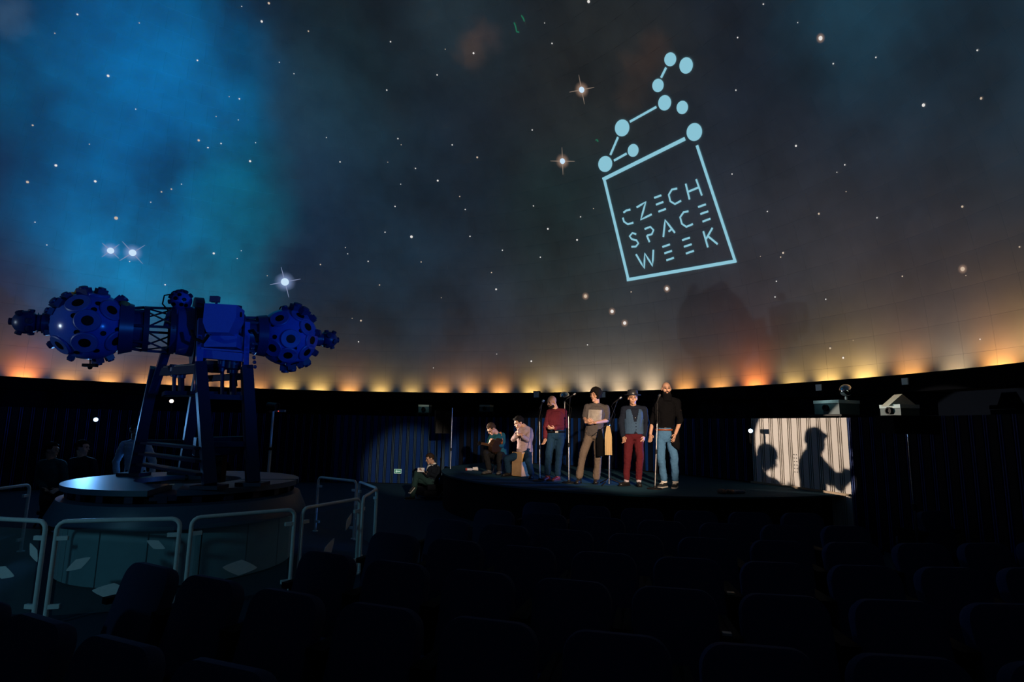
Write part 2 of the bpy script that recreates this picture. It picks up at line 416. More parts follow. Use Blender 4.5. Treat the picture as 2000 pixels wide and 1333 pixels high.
# ------------------------------------------------------------------ projected stars (light on the dome)
def emat(name, col, s):
    m = mat(name, (.3, .3, .3), .9, var=.02, emit=col, estr=s); m.cycles.emission_sampling = 'NONE'; return m
E_star = [emat('star_white', (1, .96, .92), .75), emat('star_warm', (1, .78, .58), .55), emat('star_blue', (.62, .82, 1), .9)]
E_spk = emat('star_spike', (.75, .55, .42), .35); E_spk_b = emat('star_spike_blue', (.50, .60, .95), .40)
def halo_mat(name, col, s):
    m = bpy.data.materials.new(name); m.use_nodes = True; nt = m.node_tree; N = nt.nodes; L = nt.links
    uv = N.new('ShaderNodeUVMap'); g = N.new('ShaderNodeTexGradient'); g.gradient_type = 'SPHERICAL'; L.new(uv.outputs[0], g.inputs[0])
    pw = N.new('ShaderNodeMath'); pw.operation = 'POWER'; L.new(g.outputs['Fac'], pw.inputs[0]); pw.inputs[1].default_value = 1.8
    e = N.new('ShaderNodeEmission'); e.inputs[0].default_value = (*col, 1); e.inputs[1].default_value = s
    t = N.new('ShaderNodeBsdfTransparent'); mx = N.new('ShaderNodeMixShader')
    L.new(pw.outputs[0], mx.inputs[0]); L.new(t.outputs[0], mx.inputs[1]); L.new(e.outputs[0], mx.inputs[2]); L.new(mx.outputs[0], N['Material Output'].inputs[0])
    m.cycles.emission_sampling = 'NONE'; return m
E_halo = halo_mat('star_glow', (.8, .5, .36), .6); E_halo_b = halo_mat('star_glow_blue', (.40, .55, 1), .7)
def dome_basis(p):
    n = (DC-p).normalized(); u = V((0, 0, 1)); u = (u-n*u.dot(n)).normalized(); r = u.cross(n); return r, u, n
STARS = []
def S(x0, y0, sc, lst):
    for x, y, s in lst: STARS.append((x0+x*sc, y0+y*sc, s))
S(0, 0, .42, [(360,67,2),(648,107,1),(503,353,3),(255,155,1),(918,281,2),(1124,30,1),(1250,15,3),(1217,100,3),(1434,145,2),(1113,460,2),(1066,450,1),(1005,542,1),(1108,558,1),(631,508,1),(152,583,2),(924,653,3),(967,687,2),(1028,668,2),(1163,750,3),(1189,664,1),(260,770,3),(128,847,3),(443,844,3),(416,671,1),(751,893,2),(797,880,2),(701,941,1),(844,857,1),(540,1015,4),(603,1217,1),(994,1179,3),(1103,1203,1),(1122,1167,1),(1490,1231,2),(1606,1152,1),(1580,753,1),(1299,290,1),(1367,343,1),(768,1325,2),(163,1034,1),(218,1140,1),(1243,1283,1),(1518,640,1)])
S(650, 0, .3, [(376,272,2),(732,321,1),(916,347,3),(679,488,2),(351,587,2),(424,903,2),(445,943,1),(777,944,2),(940,1025,3),(683,1177,3),(47,1055,2),(358,1057,1),(538,1097,2),(826,1280,2),(1298,847,2),(1379,150,1),(1427,283,2),(1665,10,4),(442,1200,1)])
S(650, 380, .3, [(405,78,2),(862,98,2),(340,246,2),(512,276,4),(893,273,2),(82,346,1),(97,387,1),(230,436,2),(575,440,2),(1306,75,2),(1400,224,3),(1590,296,3),(1613,146,2),(1697,92,1),(1104,364,2),(1351,409,2),(1033,509,2),(1063,618,3),(304,590,2),(183,822,3),(126,807,1),(167,960,2),(706,673,1),(1645,663,5),(1818,762,5),(1900,838,5),(1942,635,2),(1292,1087,3),(1658,980,2),(655,1130,1),(1067,1040,1)])
S(1250, 480, .375, [(745,38,3),(732,60,2),(140,225,5),(710,186,2),(703,268,2),(967,280,2),(1366,160,2),(1680,122,5),(1697,156,1),(990,535,3),(1058,585,3),(1771,488,2),(1110,494,1),(627,56,1)])
S(1400, 0, .375, [(242,22,2),(421,118,1),(540,199,5),(606,332,2),(828,299,2),(108,196,2),(99,470,2),(1356,262,2),(1376,513,3),(1076,548,4),(412,760,3),(666,859,2),(625,898,1),(79,907,2),(263,1102,2),(531,1114,3),(834,1135,2),(1278,1077,3),(345,1318,3),(1576,1287,2),(673,999,1)])
STAR_R = {1: .75, 2: 1.15, 3: 1.7, 4: 2.5, 5: 3.4}
def star_disc(p, rad, mtl, n=10, name='projected_star', elong=1.0):
    r, u, nn = dome_basis(p)
    mb = MB(); vs_ = [p+r*math.cos(t)*rad+u*math.sin(t)*rad*elong for t in [2*math.pi*i/n for i in range(n)]]
    mb.add(vs_, [tuple(range(n))]); o = mb.build(name, mtl, dome, False)
    if 'glow' in name:
        ul = o.data.uv_layers.new(name='uv')
        for lp in o.data.loops:
            q = o.data.vertices[lp.vertex_index].co-p; ul.data[lp.index].uv = (q.dot(r)/rad, q.dot(u)/rad)
    return o
for px, py, s in STARS:
    p = dome_pt(px, py, .015); k = (p-EYE).length/FPX
    star_disc(p, STAR_R[s]*k, E_star[1 if random.random() < .3 else 0], elong=1.0)
    if s >= 5: star_disc(dome_pt(px, py, .008), STAR_R[s]*k*2.6, E_halo, name='projected_star_glow')
def spike_star(px, py, core, ln, rot, mtl, halo, spikes=4):
    p = dome_pt(px, py, .02); k = (p-EYE).length/FPX; r, u, nn = dome_basis(p)
    o = star_disc(p, core*k*.8, mtl, 16); h = star_disc(dome_pt(px, py, .010), core*k*2.4, halo, 20, 'projected_star_glow')
    p2 = dome_pt(px, py, .015)
    mb = MB()
    for i in range(spikes):
        a = rot+2*math.pi*i/spikes; d = r*math.cos(a)+u*math.sin(a); t = -r*math.sin(a)+u*math.cos(a)
        mb.add([p2+t*.9*k, p2-t*.9*k, p2+d*ln*k-t*.25*k, p2+d*ln*k+t*.25*k], [(0, 1, 2, 3)])
    mb.build('projected_star_spikes', E_spk if halo == E_halo else E_spk_b, dome, False)
spike_star(216, 490, 6.0, 16, .9, E_star[2], E_halo_b); spike_star(259, 494, 6.5, 22, .8, E_star[2], E_halo_b)
spike_star(556.5, 551, 8.5, 34, .28, E_star[2], E_halo_b); spike_star(1136, 175.5, 6.5, 25, -.2, E_star[2], E_halo); spike_star(1098.5, 315, 6.5, 25, -.25, E_star[2], E_halo)
def ribbon(mb, pts, wd, inset=.02, px=True):
    """a stroke of light on the dome through photograph points"""
    P = []
    for a, b in zip(pts[:-1], pts[1:]):
        n = max(1, int(math.dist(a, b)/10))
        for i in range(n): P.append((a[0]+(b[0]-a[0])*i/n, a[1]+(b[1]-a[1])*i/n))
    P.append(pts[-1]); Q = [dome_pt(x, y, inset) for x, y in P]; vs_ = []
    for i, q in enumerate(Q):
        a, b = Q[max(0, i-1)], Q[min(len(Q)-1, i+1)]; nn = (DC-q).normalized(); t = nn.cross((b-a).normalized()); k = (q-EYE).length/FPX
        vs_ += [q+t*wd*k/2, q-t*wd*k/2]
    mb.add(vs_, [(2*i, 2*i+1, 2*i+3, 2*i+2) for i in range(len(Q)-1)]); return mb
E_green = emat('green_glint', (.03, .40, .20), .35)
for pts in ([(1004, 44), (1007, 52), (1009, 62), (1014, 63)], [(1018, 30), (1022, 36), (1024, 42)], [(1163, 274), (1166, 273), (1168, 277)]):
    ribbon(MB(), pts, 2.2).build('projected_glint', E_green, dome, False)

# ------------------------------------------------------------------ the projected logo
E_logo = emat('logo_light', (.30, .66, .80), .80)
logo = thing('projected_logo', 'pale blue logo with linked dots above tilted lettered square, projected on dome', 'logo', dome_pt(1300, 400, .03))
for x, y, rx, ry in ((1309, 116, 11.5, 13.5), (1340, 128, 13, 16), (1285, 167, 11, 13), (1298, 201, 12.5, 15), (1332.5, 210, 11, 13), (1215, 250, 14, 16.5), (1356, 258, 15, 17.5), (1236.5, 294, 10.5, 12.5), (1182, 320.5, 13.5, 15.5)):
    vs_ = [dome_pt(x+rx*math.cos(t)-ry*.12*math.sin(t), y+ry*math.sin(t)+rx*.1*math.cos(t), .02) for t in [2*math.pi*i/28 for i in range(28)]]
    MB().add(vs_, [tuple(range(28))]).build('dot', E_logo, logo, False)
for a, b in (((1301, 132), (1291, 152)), ((1282, 209), (1230, 238)), ((1207, 268), (1192, 303)), ((1224, 300), (1199, 314))):
    ribbon(MB(), [a, b], 4.0).build('link_line', E_logo, logo, False)
for a, b, wd in (((1338, 271), (1177, 351), 6.5), ((1179.5, 348), (1227.5, 548), 5.5), ((1224, 547), (1438, 510), 6), ((1436.5, 513), (1361, 284), 5.5)):
    ribbon(MB(), [a, b], wd, .019).build('square_edge', E_logo, logo, False)
def Z(*p): return [(1120+.39*x, 60+.39*y) for x, y in p]
LET = [[Z((250,912),(265,901),(285,896)), Z((247,937),(253,957),(272,970),(300,962))],
 [Z((316,886),(362,858),(337,947),(392,920))],
 [Z((404,838),(440,825)), Z((413,872),(450,858)), Z((425,907),(463,893))],
 [Z((519,791),(493,796),(477,822),(485,855),(508,869),(539,852))],
 [Z((562,767),(581,846)), Z((614,744),(643,826)), Z((572,808),(628,785))],
 [Z((314,1020),(295,1014),(281,1030),(292,1045),(315,1050),(325,1066),(312,1082),(290,1083))],
 [Z((356,994),(385,983),(401,999),(392,1020),(368,1027)), Z((367,1026),(381,1060))],
 [Z((450,1034),(459,949),(508,1013)), Z((476,1007),(490,996))],
 [Z((576,905),(552,909),(534,935),(543,968),(565,983),(598,969))],
 [Z((624,884),(663,870)), Z((635,919),(675,905)), Z((646,957),(686,942))],
 [Z((313,1120),(354,1191),(357,1116),(396,1179),(400,1098))],
 [Z((445,1084),(483,1071)), Z((455,1116),(493,1103)), Z((465,1151),(503,1138))],
 [Z((544,1050),(583,1037)), Z((553,1083),(592,1070)), Z((563,1117),(603,1103))],
 [Z((650,1005),(673,1086)), Z((696,988),(664,1044)), Z((676,1032),(722,1070))]]
for strokes in LET:
    for s in strokes: ribbon(MB(), s, 3.5).build('letter_stroke', E_logo, logo, False)

# ================================================================== STAR PROJECTOR
PC = V((-4.03, 7.3, 2.88)); PE = V((.829, .559, .035)).normalized(); PN = V((.559, -.829, 0)).normalized()
def L3(a, b, c): return PC+PE*a+PN*b+V((0, 0, c))
sp = thing('star_projector', 'large blue two-ball planetarium star projector on tall legs above round table', 'projector', (CX, CY, .96))
BALL_L, BALL_R, BR = at(178, 637, 6.7), at(562, 659, 7.95), .402
AX = (BALL_R-BALL_L).normalized()
def ball_dirs(c, offs):
    tc = (EYE-c).normalized(); up = (V((0, 0, 1))-tc*tc.z).normalized(); rt = up.cross(tc)*1
    rt = tc.cross(up)*-1
    return [((rt*x-up*y+tc*math.sqrt(max(0.0, 1-x*x-y*y))).normalized()) for x, y in offs]
def star_ball(c, plates, holes, lumps, outward):
    b = MB()
    b.lathe(c, outward, [(BR*math.sin(t), BR*math.cos(t)) for t in [R_(-62)+R_(144)*i/24 for i in range(25)]], 40)
    body = b.build('star_ball', M_blue, sp, True, 30)
    for d in ball_dirs(c, plates):
        if abs(d.dot(outward)) > .93: continue
        p = MB().lathe(c+d*(BR-.063), d, [(0, .132), (.058, .132), (.068, .122), (.066, .060), (.05, .052), (.02, .052)], 24)
        q = p.build('lens_plate', M_plate, sp, True, 30)
        MB().lathe(c+d*(BR-.030), d, [(0, .056), (.033, .056), (.034, .03)], 20).build('lens', M_lens, q)
    for d in ball_dirs(c, holes):
        MB().lathe(c+d*(BR-.01), d, [(0, .030), (.014, .030), (.014, .026), (.010, .024)], 14).build('lens_hole', M_lens, sp)
    for d, s in zip(ball_dirs(c, [l[:2] for l in lumps]), [l[2] for l in lumps]):
        x, y, z = frame_from(d)
        h = MB().box(c+d*(BR+.015*s), (.12*s, .10*s, .09*s), Matrix((x, y, z)).transposed()).lathe(c+d*(BR+.05*s), d, [(0, .045*s), (.03*s, .045*s), (.035*s, .03*s)], 12)
        h.build('lamp_housing', M_blue2, sp)
    return body
plL = [(-.37, -.62), (.44, -.52), (-.10, -.14), (-.10, .50), (.64, .38), (.05, -.98), (-.66, .64)]
hoL = [(.02, -.47), (-.42, -.24), (.10, -.66), (.30, .18), (.62, .04), (-.30, .22), (.20, .70), (-.25, .80)]
luL = [(-.25, -.93, 1.0), (.13, -.98, .9), (.62, -.80, 1.1), (.78, -.66, .9), (-.62, -.74, .8), (-.80, -.52, 1.0), (-.93, -.28, .8), (-.80, .60, .8), (.25, .97, .9), (.52, .86, .8), (-.35, .93, .7), (-.95, .3, .6)]
star_ball(BALL_L, plL+[(-x, y) for x, y in plL[:0]], hoL, luL, -AX)
plR = [(.10, .05), (.62, -.40), (.66, .48), (.05, .62), (-.30, -.62), (.35, -.78), (-.45, .40), (.80, .05), (.30, .90)]
hoR = [(-.55, -.55), (-.48, -.38), (-.40, .02), (-.40, .22), (.25, .36), (.40, -.25), (-.2, .85)]
luR = [(.20, -.95, 1.3), (.42, -.86, 1.2), (.72, -.68, .9), (.62, .78, 1.1), (.20, .97, 1.1), (.0, 1.0, 1.2), (.90, -.2, .9), (.86, .45, .9), (-.15, -.97, .6), (.45, .88, .9)]
star_ball(BALL_R, plR, hoR, luR, AX)
# the far hemispheres carry plates too
for c in (BALL_L, BALL_R):
    tc = (EYE-c).normalized()
    for d in ball_dirs(c, [(-.5, -.3), (.3, .4), (.5, -.5), (-.3, .6), (0, 0)]):
        d = -(d - 2*0*tc)
        if abs(d.dot(AX)) > .8: continue
        q = MB().lathe(c+d*(BR-.05), d, [(0, .135), (.08, .135), (.088, .060), (.06, .052)], 20).build('lens_plate', M_blue2, sp, True, 30)
# small end globes (constellation clusters)
def end_globe(c, d, r, name):
    b = MB().lathe(c, d, [(-.05, r*.80), (.03, r*.86), (.07, r*.88), (.08, r*.72), (.10, r*.72), (.11, r*.90)]+[(.11+r*.75+r*.95*math.sin(t), r*.98*math.cos(t)) for t in [R_(-62)+R_(150)*i/12 for i in range(13)]], 24)
    o = b.build(name, M_blue2, sp)
    x, y, z = frame_from(d)
    for k in range(9):
        a = 2*math.pi*k/9; q = (x*math.cos(a)+y*math.sin(a)); e = c+d*(.11+r*(.45+.7*(k % 2)))+q*r*.86
        MB().lathe(e, (q+d*.25*(k % 2)).normalized(), [(0, .034), (.03, .034), (.034, .02)], 10).build('globe_lens', M_navy, o)
    MB().lathe(c+d*(.11+r*1.64), d, [(0, .04), (.03, .04), (.035, .025)], 12).build('globe_lens', M_navy, o)
end_globe(BALL_L-AX*(BR-.02), -AX, .135, 'end_globe'); end_globe(BALL_R+AX*(BR-.02), AX, .120, 'end_globe')
# collars and lattice between balls and the central body
def Lx(t, r=0, ang=0):  # point on the axis, t metres from the left ball centre
    x, y, d = frame_from(AX); return BALL_L+AX*t+(x*math.cos(ang)+y*math.sin(ang))*r
SPAN = (BALL_R-BALL_L).length
MB().lathe(BALL_L, AX, [(.28, .33), (.42, .29), (.42, .24), (.52, .24)], 32).build('collar', M_blue2, sp)
MB().lathe(BALL_L, AX, [(.52, .285), (.58, .285), (.58, .22), (.52, .22)], 32, cap=False).build('collar_ring', M_navy, sp)
for k in range(8):
    a = 2*math.pi*k/8
    MB().cyl(Lx(.40, .25, a), Lx(.52, .27, a), .018, n=8).build('collar_stud', M_navy, sp)
MB().lathe(BALL_L, AX, [(.80, .30), (.86, .30), (.86, .24), (.80, .24)], 32, cap=False).build('lattice_ring', M_blue2, sp)
for k in range(8):
    a = 2*math.pi*k/8
    MB().cyl(Lx(.57, .255, a), Lx(.82, .275, a+math.pi/8*(1 if k % 2 else -1)*1.6), .011, n=8).build('lattice_rod', M_steel if k % 3 == 0 else M_navy, sp)
    if k % 2 == 0: MB().bar(Lx(.55, .27, a), Lx(.84, .285, a), .03, .03).build('lattice_bar', M_navy, sp)
MB().lathe(BALL_L, AX, [(SPAN-.30, .29), (SPAN-.42, .27), (SPAN-.44, .22), (SPAN-.58, .22), (SPAN-.58, .28), (SPAN-.66, .28), (SPAN-.66, .20)], 32).build('collar', M_blue2, sp)
MB().lathe(BALL_L, AX, [(SPAN-.80, .25), (SPAN-.66, .25)], 28).build('collar_ring', M_navy, sp)
for k in range(10):
    a = 2*math.pi*k/10; MB().bar(Lx(SPAN-.58, .235, a), Lx(SPAN-.42, .245, a), .03, .03).build('collar_stud', M_navy, sp)
# central body
MB().lathe(BALL_L, AX, [(.86, .27), (.88, .30), (1.06, .33), (1.06, .30)], 40).build('central_drum', M_blue, sp)
MB().lathe(BALL_L, AX, [(1.06, .45), (1.16, .45), (1.16, .30)], 40).build('hour_wheel', M_navy, sp)
MB().lathe(BALL_L, AX, [(1.16, .27), (1.62, .27), (1.62, .2)], 36).build('central_cylinder', M_blue2, sp)
MB().lathe(L3(.10, -.12, .18), PE, [(0, .19), (.34, .19), (.34, .12)], 28).build('upper_cylinder', M_navy, sp)
# crowning small globe on its bracket
cg = at(354, 588, 7.15)
MB().lathe(cg-V((0, 0, .36)), (0, 0, 1), [(0, .17), (.18, .15), (.24, .10), (.26, .06)], 24).build('globe_bracket', M_blue, sp)
g = MB().sph(cg, .125, 28, 18).build('crown_globe', M_blue, sp)
for d in ball_dirs(cg, [(.25, -.15), (.05, .35), (-.5, -.2), (-.2, -.6), (.45, .4), (-.6, .4)]):
    MB().lathe(cg+d*.112, d, [(0, .024), (.022, .024), (.024, .012)], 12).build('globe_lens', M_lens, g)
for d in ball_dirs(cg, [(0, -.98), (.3, -.9), (-.35, -.88), (-.7, -.68), (-.92, -.3), (.75, -.6), (-.95, .2)]):
    MB().lathe(cg+d*.11, d, [(0, .03), (.035, .03), (.04, .02)], 10).build('globe_lamp', M_navy, g)
MB().tube([cg+PE*-.10+V((0, 0, .08)), cg+PE*-.19+V((0, 0, .05)), cg+PE*-.20+V((0, 0, -.06)), cg+PE*-.13+V((0, 0, -.14))], .009).build('cable', M_black, g)
# projection housing (tapered box with an aperture)
hb = at(437, 627, 6.70)
hx, hz = (PE*.92+PN*.38).normalized(), V((0, 0, 1)); hy = hz.cross(hx)
bx = MB(); pr = [(-.17, .17), (.18, .16), (.18, .01), (.12, -.17), (-.12, -.17), (-.17, -.05)]
bx.add([hb+hx*a+hz*c-hy*.02-hy*.17 for a, c in pr]+[hb+hx*a+hz*c-hy*.02+hy*.19 for a, c in pr], [tuple(range(6)), tuple(reversed(range(6, 12)))]+[(i, (i+1) % 6, 6+(i+1) % 6, 6+i) for i in range(6)])
hs = bx.build('lamp_house', M_blue, sp, False)
MB().lathe(hb+hx*.18+hz*.08, hx, [(-.01, .032), (.012, .032), (.012, .02)], 16).build('aperture', M_lens, hs)
for t in (-.04, .14): MB().lathe(hb+hx*t+hz*.16, hz, [(0, .05), (.025, .05), (.025, .03)], 14).build('vent_cap', M_navy, hs)
MB().lathe(hb-hx*.10+hz*.16, hz, [(0, .015), (.09, .015)], 8).box(hb-hx*.12+hz*.26, (.10, .06, .07)).build('finder', M_blue2, hs)
MB().tube([hb-hx*.12-hz*.2+hy*-.12, hb-hx*.2-hz*.26, hb-hx*.3-hz*.22, hb-hx*.34-hz*.12], .02).build('cable', M_black, hs)
# yoke and legs
F1, F2, B1 = at(390, 720, 6.85), at(481, 725, 7.05), at(306, 700, 7.45); B2 = F2+(B1-F1)
def zt(p, z): return V((p.x, p.y, z))
MB().bar(zt(F1, 2.10), L3(-.06, .46, .10), .15, .07, PE).build('yoke_arm', M_blue, sp, False)
MB().bar(zt(F2, 2.10), L3(.47, .36, .10), .13, .06, PE).build('yoke_arm', M_blue, sp, False)
MB().bar(zt(B1, 2.10), L3(-.36, -.22, -.22), .12, .10, PE).build('yoke_arm', M_blue2, sp, False)
MB().bar(zt(B2, 2.10), L3(.10, -.40, -.1), .13, .06, PE).build('yoke_arm', M_blue2, sp, False)
MB().bar(at(396, 692, 6.9), at(474, 699, 7.0), .10, .10).bar(at(396, 682, 6.86), at(474, 688, 6.96), .13, .02).build('cross_beam', M_blue, sp, False)
MB().lathe(L3(.30, .16, -.10), PN, [(0, .19), (.14, .19), (.14, .13)], 28).build('declination_drum', M_blue, sp)
MB().box(at(437, 668, 6.9), (.36, .26, .16), Matrix((hx, hy, hz)).transposed()).build('gear_case', M_blue, sp, False)
FEET = {}
for nm, p, foot in (('F1', F1, at(412, 922, 6.45)), ('F2', F2, at(496, 917, 6.85)), ('B1', B1, at(264, 905, 7.75)), ('B2', B2, at(360, 905, 8.1))):
    top = zt(p, 2.42); ft = zt(foot, 1.035); FEET[nm] = (top, ft)
    MB().bar(top, ft, .17, .12, PE, .20, .13).build('leg', M_navy, sp, False)
    MB().box(ft+V((0, 0, -.008)), (.30, .26, .04)).build('foot_plate', M_navy, sp, False)
def on(nm, z):
    a, b = FEET[nm]; t = (a.z-z)/(a.z-b.z); return a+(b-a)*t
for a, b, z, hgt in (('F1', 'B1', 2.36, .10), ('F1', 'F2', 1.48, .06), ('F2', 'B2', 2.30, .08), ('B1', 'B2', 1.45, .06), ('F1', 'F2', 2.03, .06)):
    MB().bar(on(a, z), on(b, z), .06, hgt).build('leg_brace', M_navy, sp, False)
MB().cyl(on('F1', 2.42)+V((0, 0, .0)), on('B1', 2.42), .016, n=10).build('brace_rod', M_steel, sp)
for z in (1.16, 1.30, 1.44): MB().bar(on('B1', z)+PE*.05, on('F1', z)-PE*.05, .16, .03).build('step', M_navy, sp, False)
MB().box(at(431, 871, 7.0), (.56, .30, .21), Matrix((PE, PN, V((0, 0, 1)))).transposed()).build('control_cabinet', M_navy, sp, False)
MB().bar(at(431, 884, 7.0), V((at(431, 884, 7.0).x, at(431, 884, 7.0).y, 1.02)), .12, .12).build('cabinet_post', M_black, sp, False)
# screw jacks and motors hanging under the body
for px, d, y0, y1, r in ((340, 7.2, 722, 765, .022), (354, 7.25, 725, 765, .035), (434, 7.1, 712, 765, .022), (455, 7.15, 716, 765, .04)):
    p0, p1 = at(px, y0, d), at(px, y1+8, d)
    MB().cyl(p0, p1, r, n=12).build('jack_rod', M_navy, sp); MB().lathe(p0, (0, 0, -1), [(-.06, r*2.4), (.03, r*2.4), (.05, r*1.6), (.09, r*1.6)], 16).build('jack_head', M_blue2, sp)
MB().lathe(L3(.18, .05, -.38), (0, 0, -1), [(0, .17), (.08, .15), (.14, .08)], 24).build('gear_bowl', M_navy, sp)
MB().box(L3(.12, 0, -.80), (.95, .62, .05), Matrix((PE, PN, V((0, 0, 1)))).transposed()).build('motor_shelf', M_navy, sp, False)
MB().tube([at(486, 648, 6.8), at(494, 646, 6.8), at(500, 655, 6.85), at(503, 668, 6.85)], .022).tube([at(467, 730, 6.9), at(461, 738, 6.9), at(462, 755, 6.9)], .012).build('hose', M_black, sp)
for k in range(6): MB().sph(at(493+k*1.0, 672+k*9, 6.93), .022, 10, 8).build('hose_clip', M_blue2, sp)
MB().cyl(at(176, 702, 6.7), at(176, 712, 6.7), .007).box(at(176, 714, 6.7), (.16, .05, .035)).sph(at(176, 718, 6.7), .025).build('hanging_sensor', M_black, sp)
for p0, p1 in (((545, 608), (557, 598)),):
    MB().tube([at(543, 612, 7.9), at(548, 600, 7.9), at(553, 598, 7.9), at(550, 612, 7.9)], .008).tube([at(553, 608, 7.9), at(560, 601, 7.9), at(568, 601, 7.9)], .006).build('cable', M_black, sp)
for px, py in ((157, 571), (147, 579), (243, 596)): MB().lathe(at(px, py, 6.75), (0, .3, 1), [(-.03, .06), (.03, .055), (.035, .03)], 12).build('ochre_cap', mat('ochre', (.20, .16, .05), .6), sp)

# ------------------------------------------------------------------ round table and pedestal under it
TX, TY = -4.08, 7.45
def tpol(r, az, z): return V((TX+r*math.cos(az), TY+r*math.sin(az), z))
tb = thing('projector_table', 'round dark blue table ringing the legs of the star projector', 'table', (TX, TY, 0))
def arc_slab(a0, a1, r0, r1, z0, z1, name, mtl, par, n=28):
    mb = MB(); vs_ = []
    for i in range(n+1):
        a = a0+(a1-a0)*i/n
        for r, z in ((r0, z0), (r1, z0), (r1, z1), (r0, z1)): vs_.append(tpol(r, a, z))
    fs = [(0, 1, 2, 3), (4*n+3, 4*n+2, 4*n+1, 4*n)]
    for i in range(n):
        for q in range(4): fs.append((4*i+q, 4*i+(q+1) % 4, 4*i+4+(q+1) % 4, 4*i+4+q))
    return mb.add(vs_, fs).build(name, mtl, par, True, 30)
arc_slab(R_(-66), R_(8), .60, 1.31, .945, 1.005, 'table_top', M_table, tb)
arc_slab(R_(-236), R_(-78), .60, 1.31, .945, 1.005, 'table_top', M_table, tb)
arc_slab(R_(12), R_(120), .60, 1.31, .945, 1.005, 'table_top', M_table, tb)
arc_slab(R_(-78), R_(-66), .60, 1.25, .89, .95, 'table_step', M_navy, tb, 4)
MB().lathe((TX, TY, 0), (0, 0, 1), [(.86, 1.25), (.84, 1.33), (.64, 1.42), (.61, 1.42), (.61, 1.22)], 72, cap=False).build('skirt', M_table, tb)
MB().lathe((TX, TY, 0), (0, 0, 1), [(.84, 1.15), (.945, 1.15)], 60).build('inner_ring', M_black, tb)
for k in range(24):
    a = 2*math.pi*k/24+.05; MB().box(tpol(1.23, a, .90), (.05, .09, .07), Matrix.Rotation(a, 3, 'Z')).build('bracket', M_navy, tb, False)
for k in range(16):
    arc_slab(2*math.pi*k/16+.006-1.72, 2*math.pi*(k+1)/16-.006-1.72, 1.22, 1.27, .02, .60, 'pedestal_panel', M_pedestal, tb, 6)
MB().lathe((TX, TY, 0), (0, 0, 1), [(0, 1.19), (.84, 1.19)], 60).build('pedestal_core', M_black, tb)
# papers and small things left on the table
def small_box(name, label, cat, c, size, rz, mtl):
    o = MB().box((0, 0, size[2]/2), size, Matrix.Rotation(rz, 3, 'Z'))
    bmx = o.build(name, mtl, None, False); bmx.location = c; return tag(bmx, label, cat)
small_box('remote_control', 'black remote control lying on the front of the projector table', 'remote', ground(300, 945, 1.006), (.14, .04, .015), .2, M_black)
small_box('paper_sheet', 'small white paper on the table beside the black remote control', 'paper', ground(336, 947, 1.006), (.05, .09, .004), .5, M_white)

# ------------------------------------------------------------------ glass barriers around the projector
RB = 2.29
def sticker_shape(n=20):
    pts = []
    for i in range(n):
        t = 2*math.pi*i/n; c, s_ = math.cos(t), math.sin(t)
        pts.append((abs(c)**1.6*(1 if c > 0 else -1), abs(s_)**1.5*(1 if s_ > 0 else -1)*(1-.15*abs(c))))
    return pts
def barrier(azd, label, stickers, half=.475):
    az = R_(azd); c = tpol(RB, az, 0); u = V((-math.sin(az), math.cos(az), 0)); n_ = V((math.cos(az), math.sin(az), 0)); z = V((0, 0, 1))
    t = thing('glass_barrier', label, 'barrier', c, 'glass barriers around the star projector')
    H, rr = .86, .07; path = [c-u*half+z*.0]
    path += [c-u*half+z*(H-rr)]+[c-u*(half-rr+rr*math.cos(a))+z*(H-rr+rr*math.sin(a)) for a in [R_(22), R_(45), R_(68)]]+[c-u*(half-rr)+z*H]
    path += [c+u*(half-rr)+z*H]+[c+u*(half-rr+rr*math.sin(a))+z*(H-rr+rr*math.cos(a)) for a in [R_(22), R_(45), R_(68)]]+[c+u*half+z*(H-rr), c+u*half]
    MB().tube(path, .019, 10).build('tube_frame', M_rail, t)
    MB().box(c+z*.44, (.010, 2*half-.09, .70), Matrix((n_, u, z)).transposed()).build('glass_pane', glass, t, False)
    for s in (-1, 1):
        for h in (.16, .72): MB().box(c+u*s*(half-.05)+z*h, (.03, .085, .035), Matrix((n_, u, z)).transposed()).build('clamp', M_rail, t, False)
        MB().lathe(c+u*s*half, z, [(0, .045), (.012, .045), (.015, .025)], 12).build('foot', M_rail, t)
    for su, sz, w_, h_, rot in stickers:
        pts = [c+n_*.008+u*(su+w_*(x*math.cos(rot)-.45*y*math.sin(rot)))+z*(sz+w_*(x*math.sin(rot)+.45*y*math.cos(rot))) for x, y in sticker_shape()]
        k = len(pts); MB().add(pts+[p+n_*.003 for p in pts], [tuple(range(k)), tuple(reversed(range(k, 2*k)))]+[(i, (i+1) % k, k+(i+1) % k, k+i) for i in range(k)]).build('leaf_sticker', M_sticker, t, False)
BARR = [(-99.8, 'glass barrier with two leaf stickers, cut by frame edge beside the star projector', [(.12, .42, .12, 0, -.2), (.40, .60, .09, 0, -1.0)]),
        (-74, 'glass barrier with three leaf stickers directly facing the seats below the projector', [(-.28, .50, .10, 0, .55), (.0, .26, .155, 0, -.1), (.30, .64, .085, 0, -.45)]),
        (-48.3, 'glass barrier with one large leaf sticker behind the two end seats', [(-.02, .36, .16, 0, -.15)]),
        (-22.6, 'narrow-looking glass barrier with two steep leaf stickers at the aisle', [(-.05, .36, .15, 0, .9), (.28, .62, .10, 0, 1.1)]),
        (3.1, 'glass barrier behind the aisle corner of the ring, edge-on', []), (28.8, 'glass barrier behind the table on the stage side', []),
        (-151, 'glass barrier left of the table with its far post in view', []), (-177, 'outermost glass barrier touching the frame edge beyond the table', []), (54.5, 'glass barrier hidden behind the star projector legs', []), (132, 'far glass barrier behind the man in the pale hoodie', [])]
for a in BARR: barrier(*a)

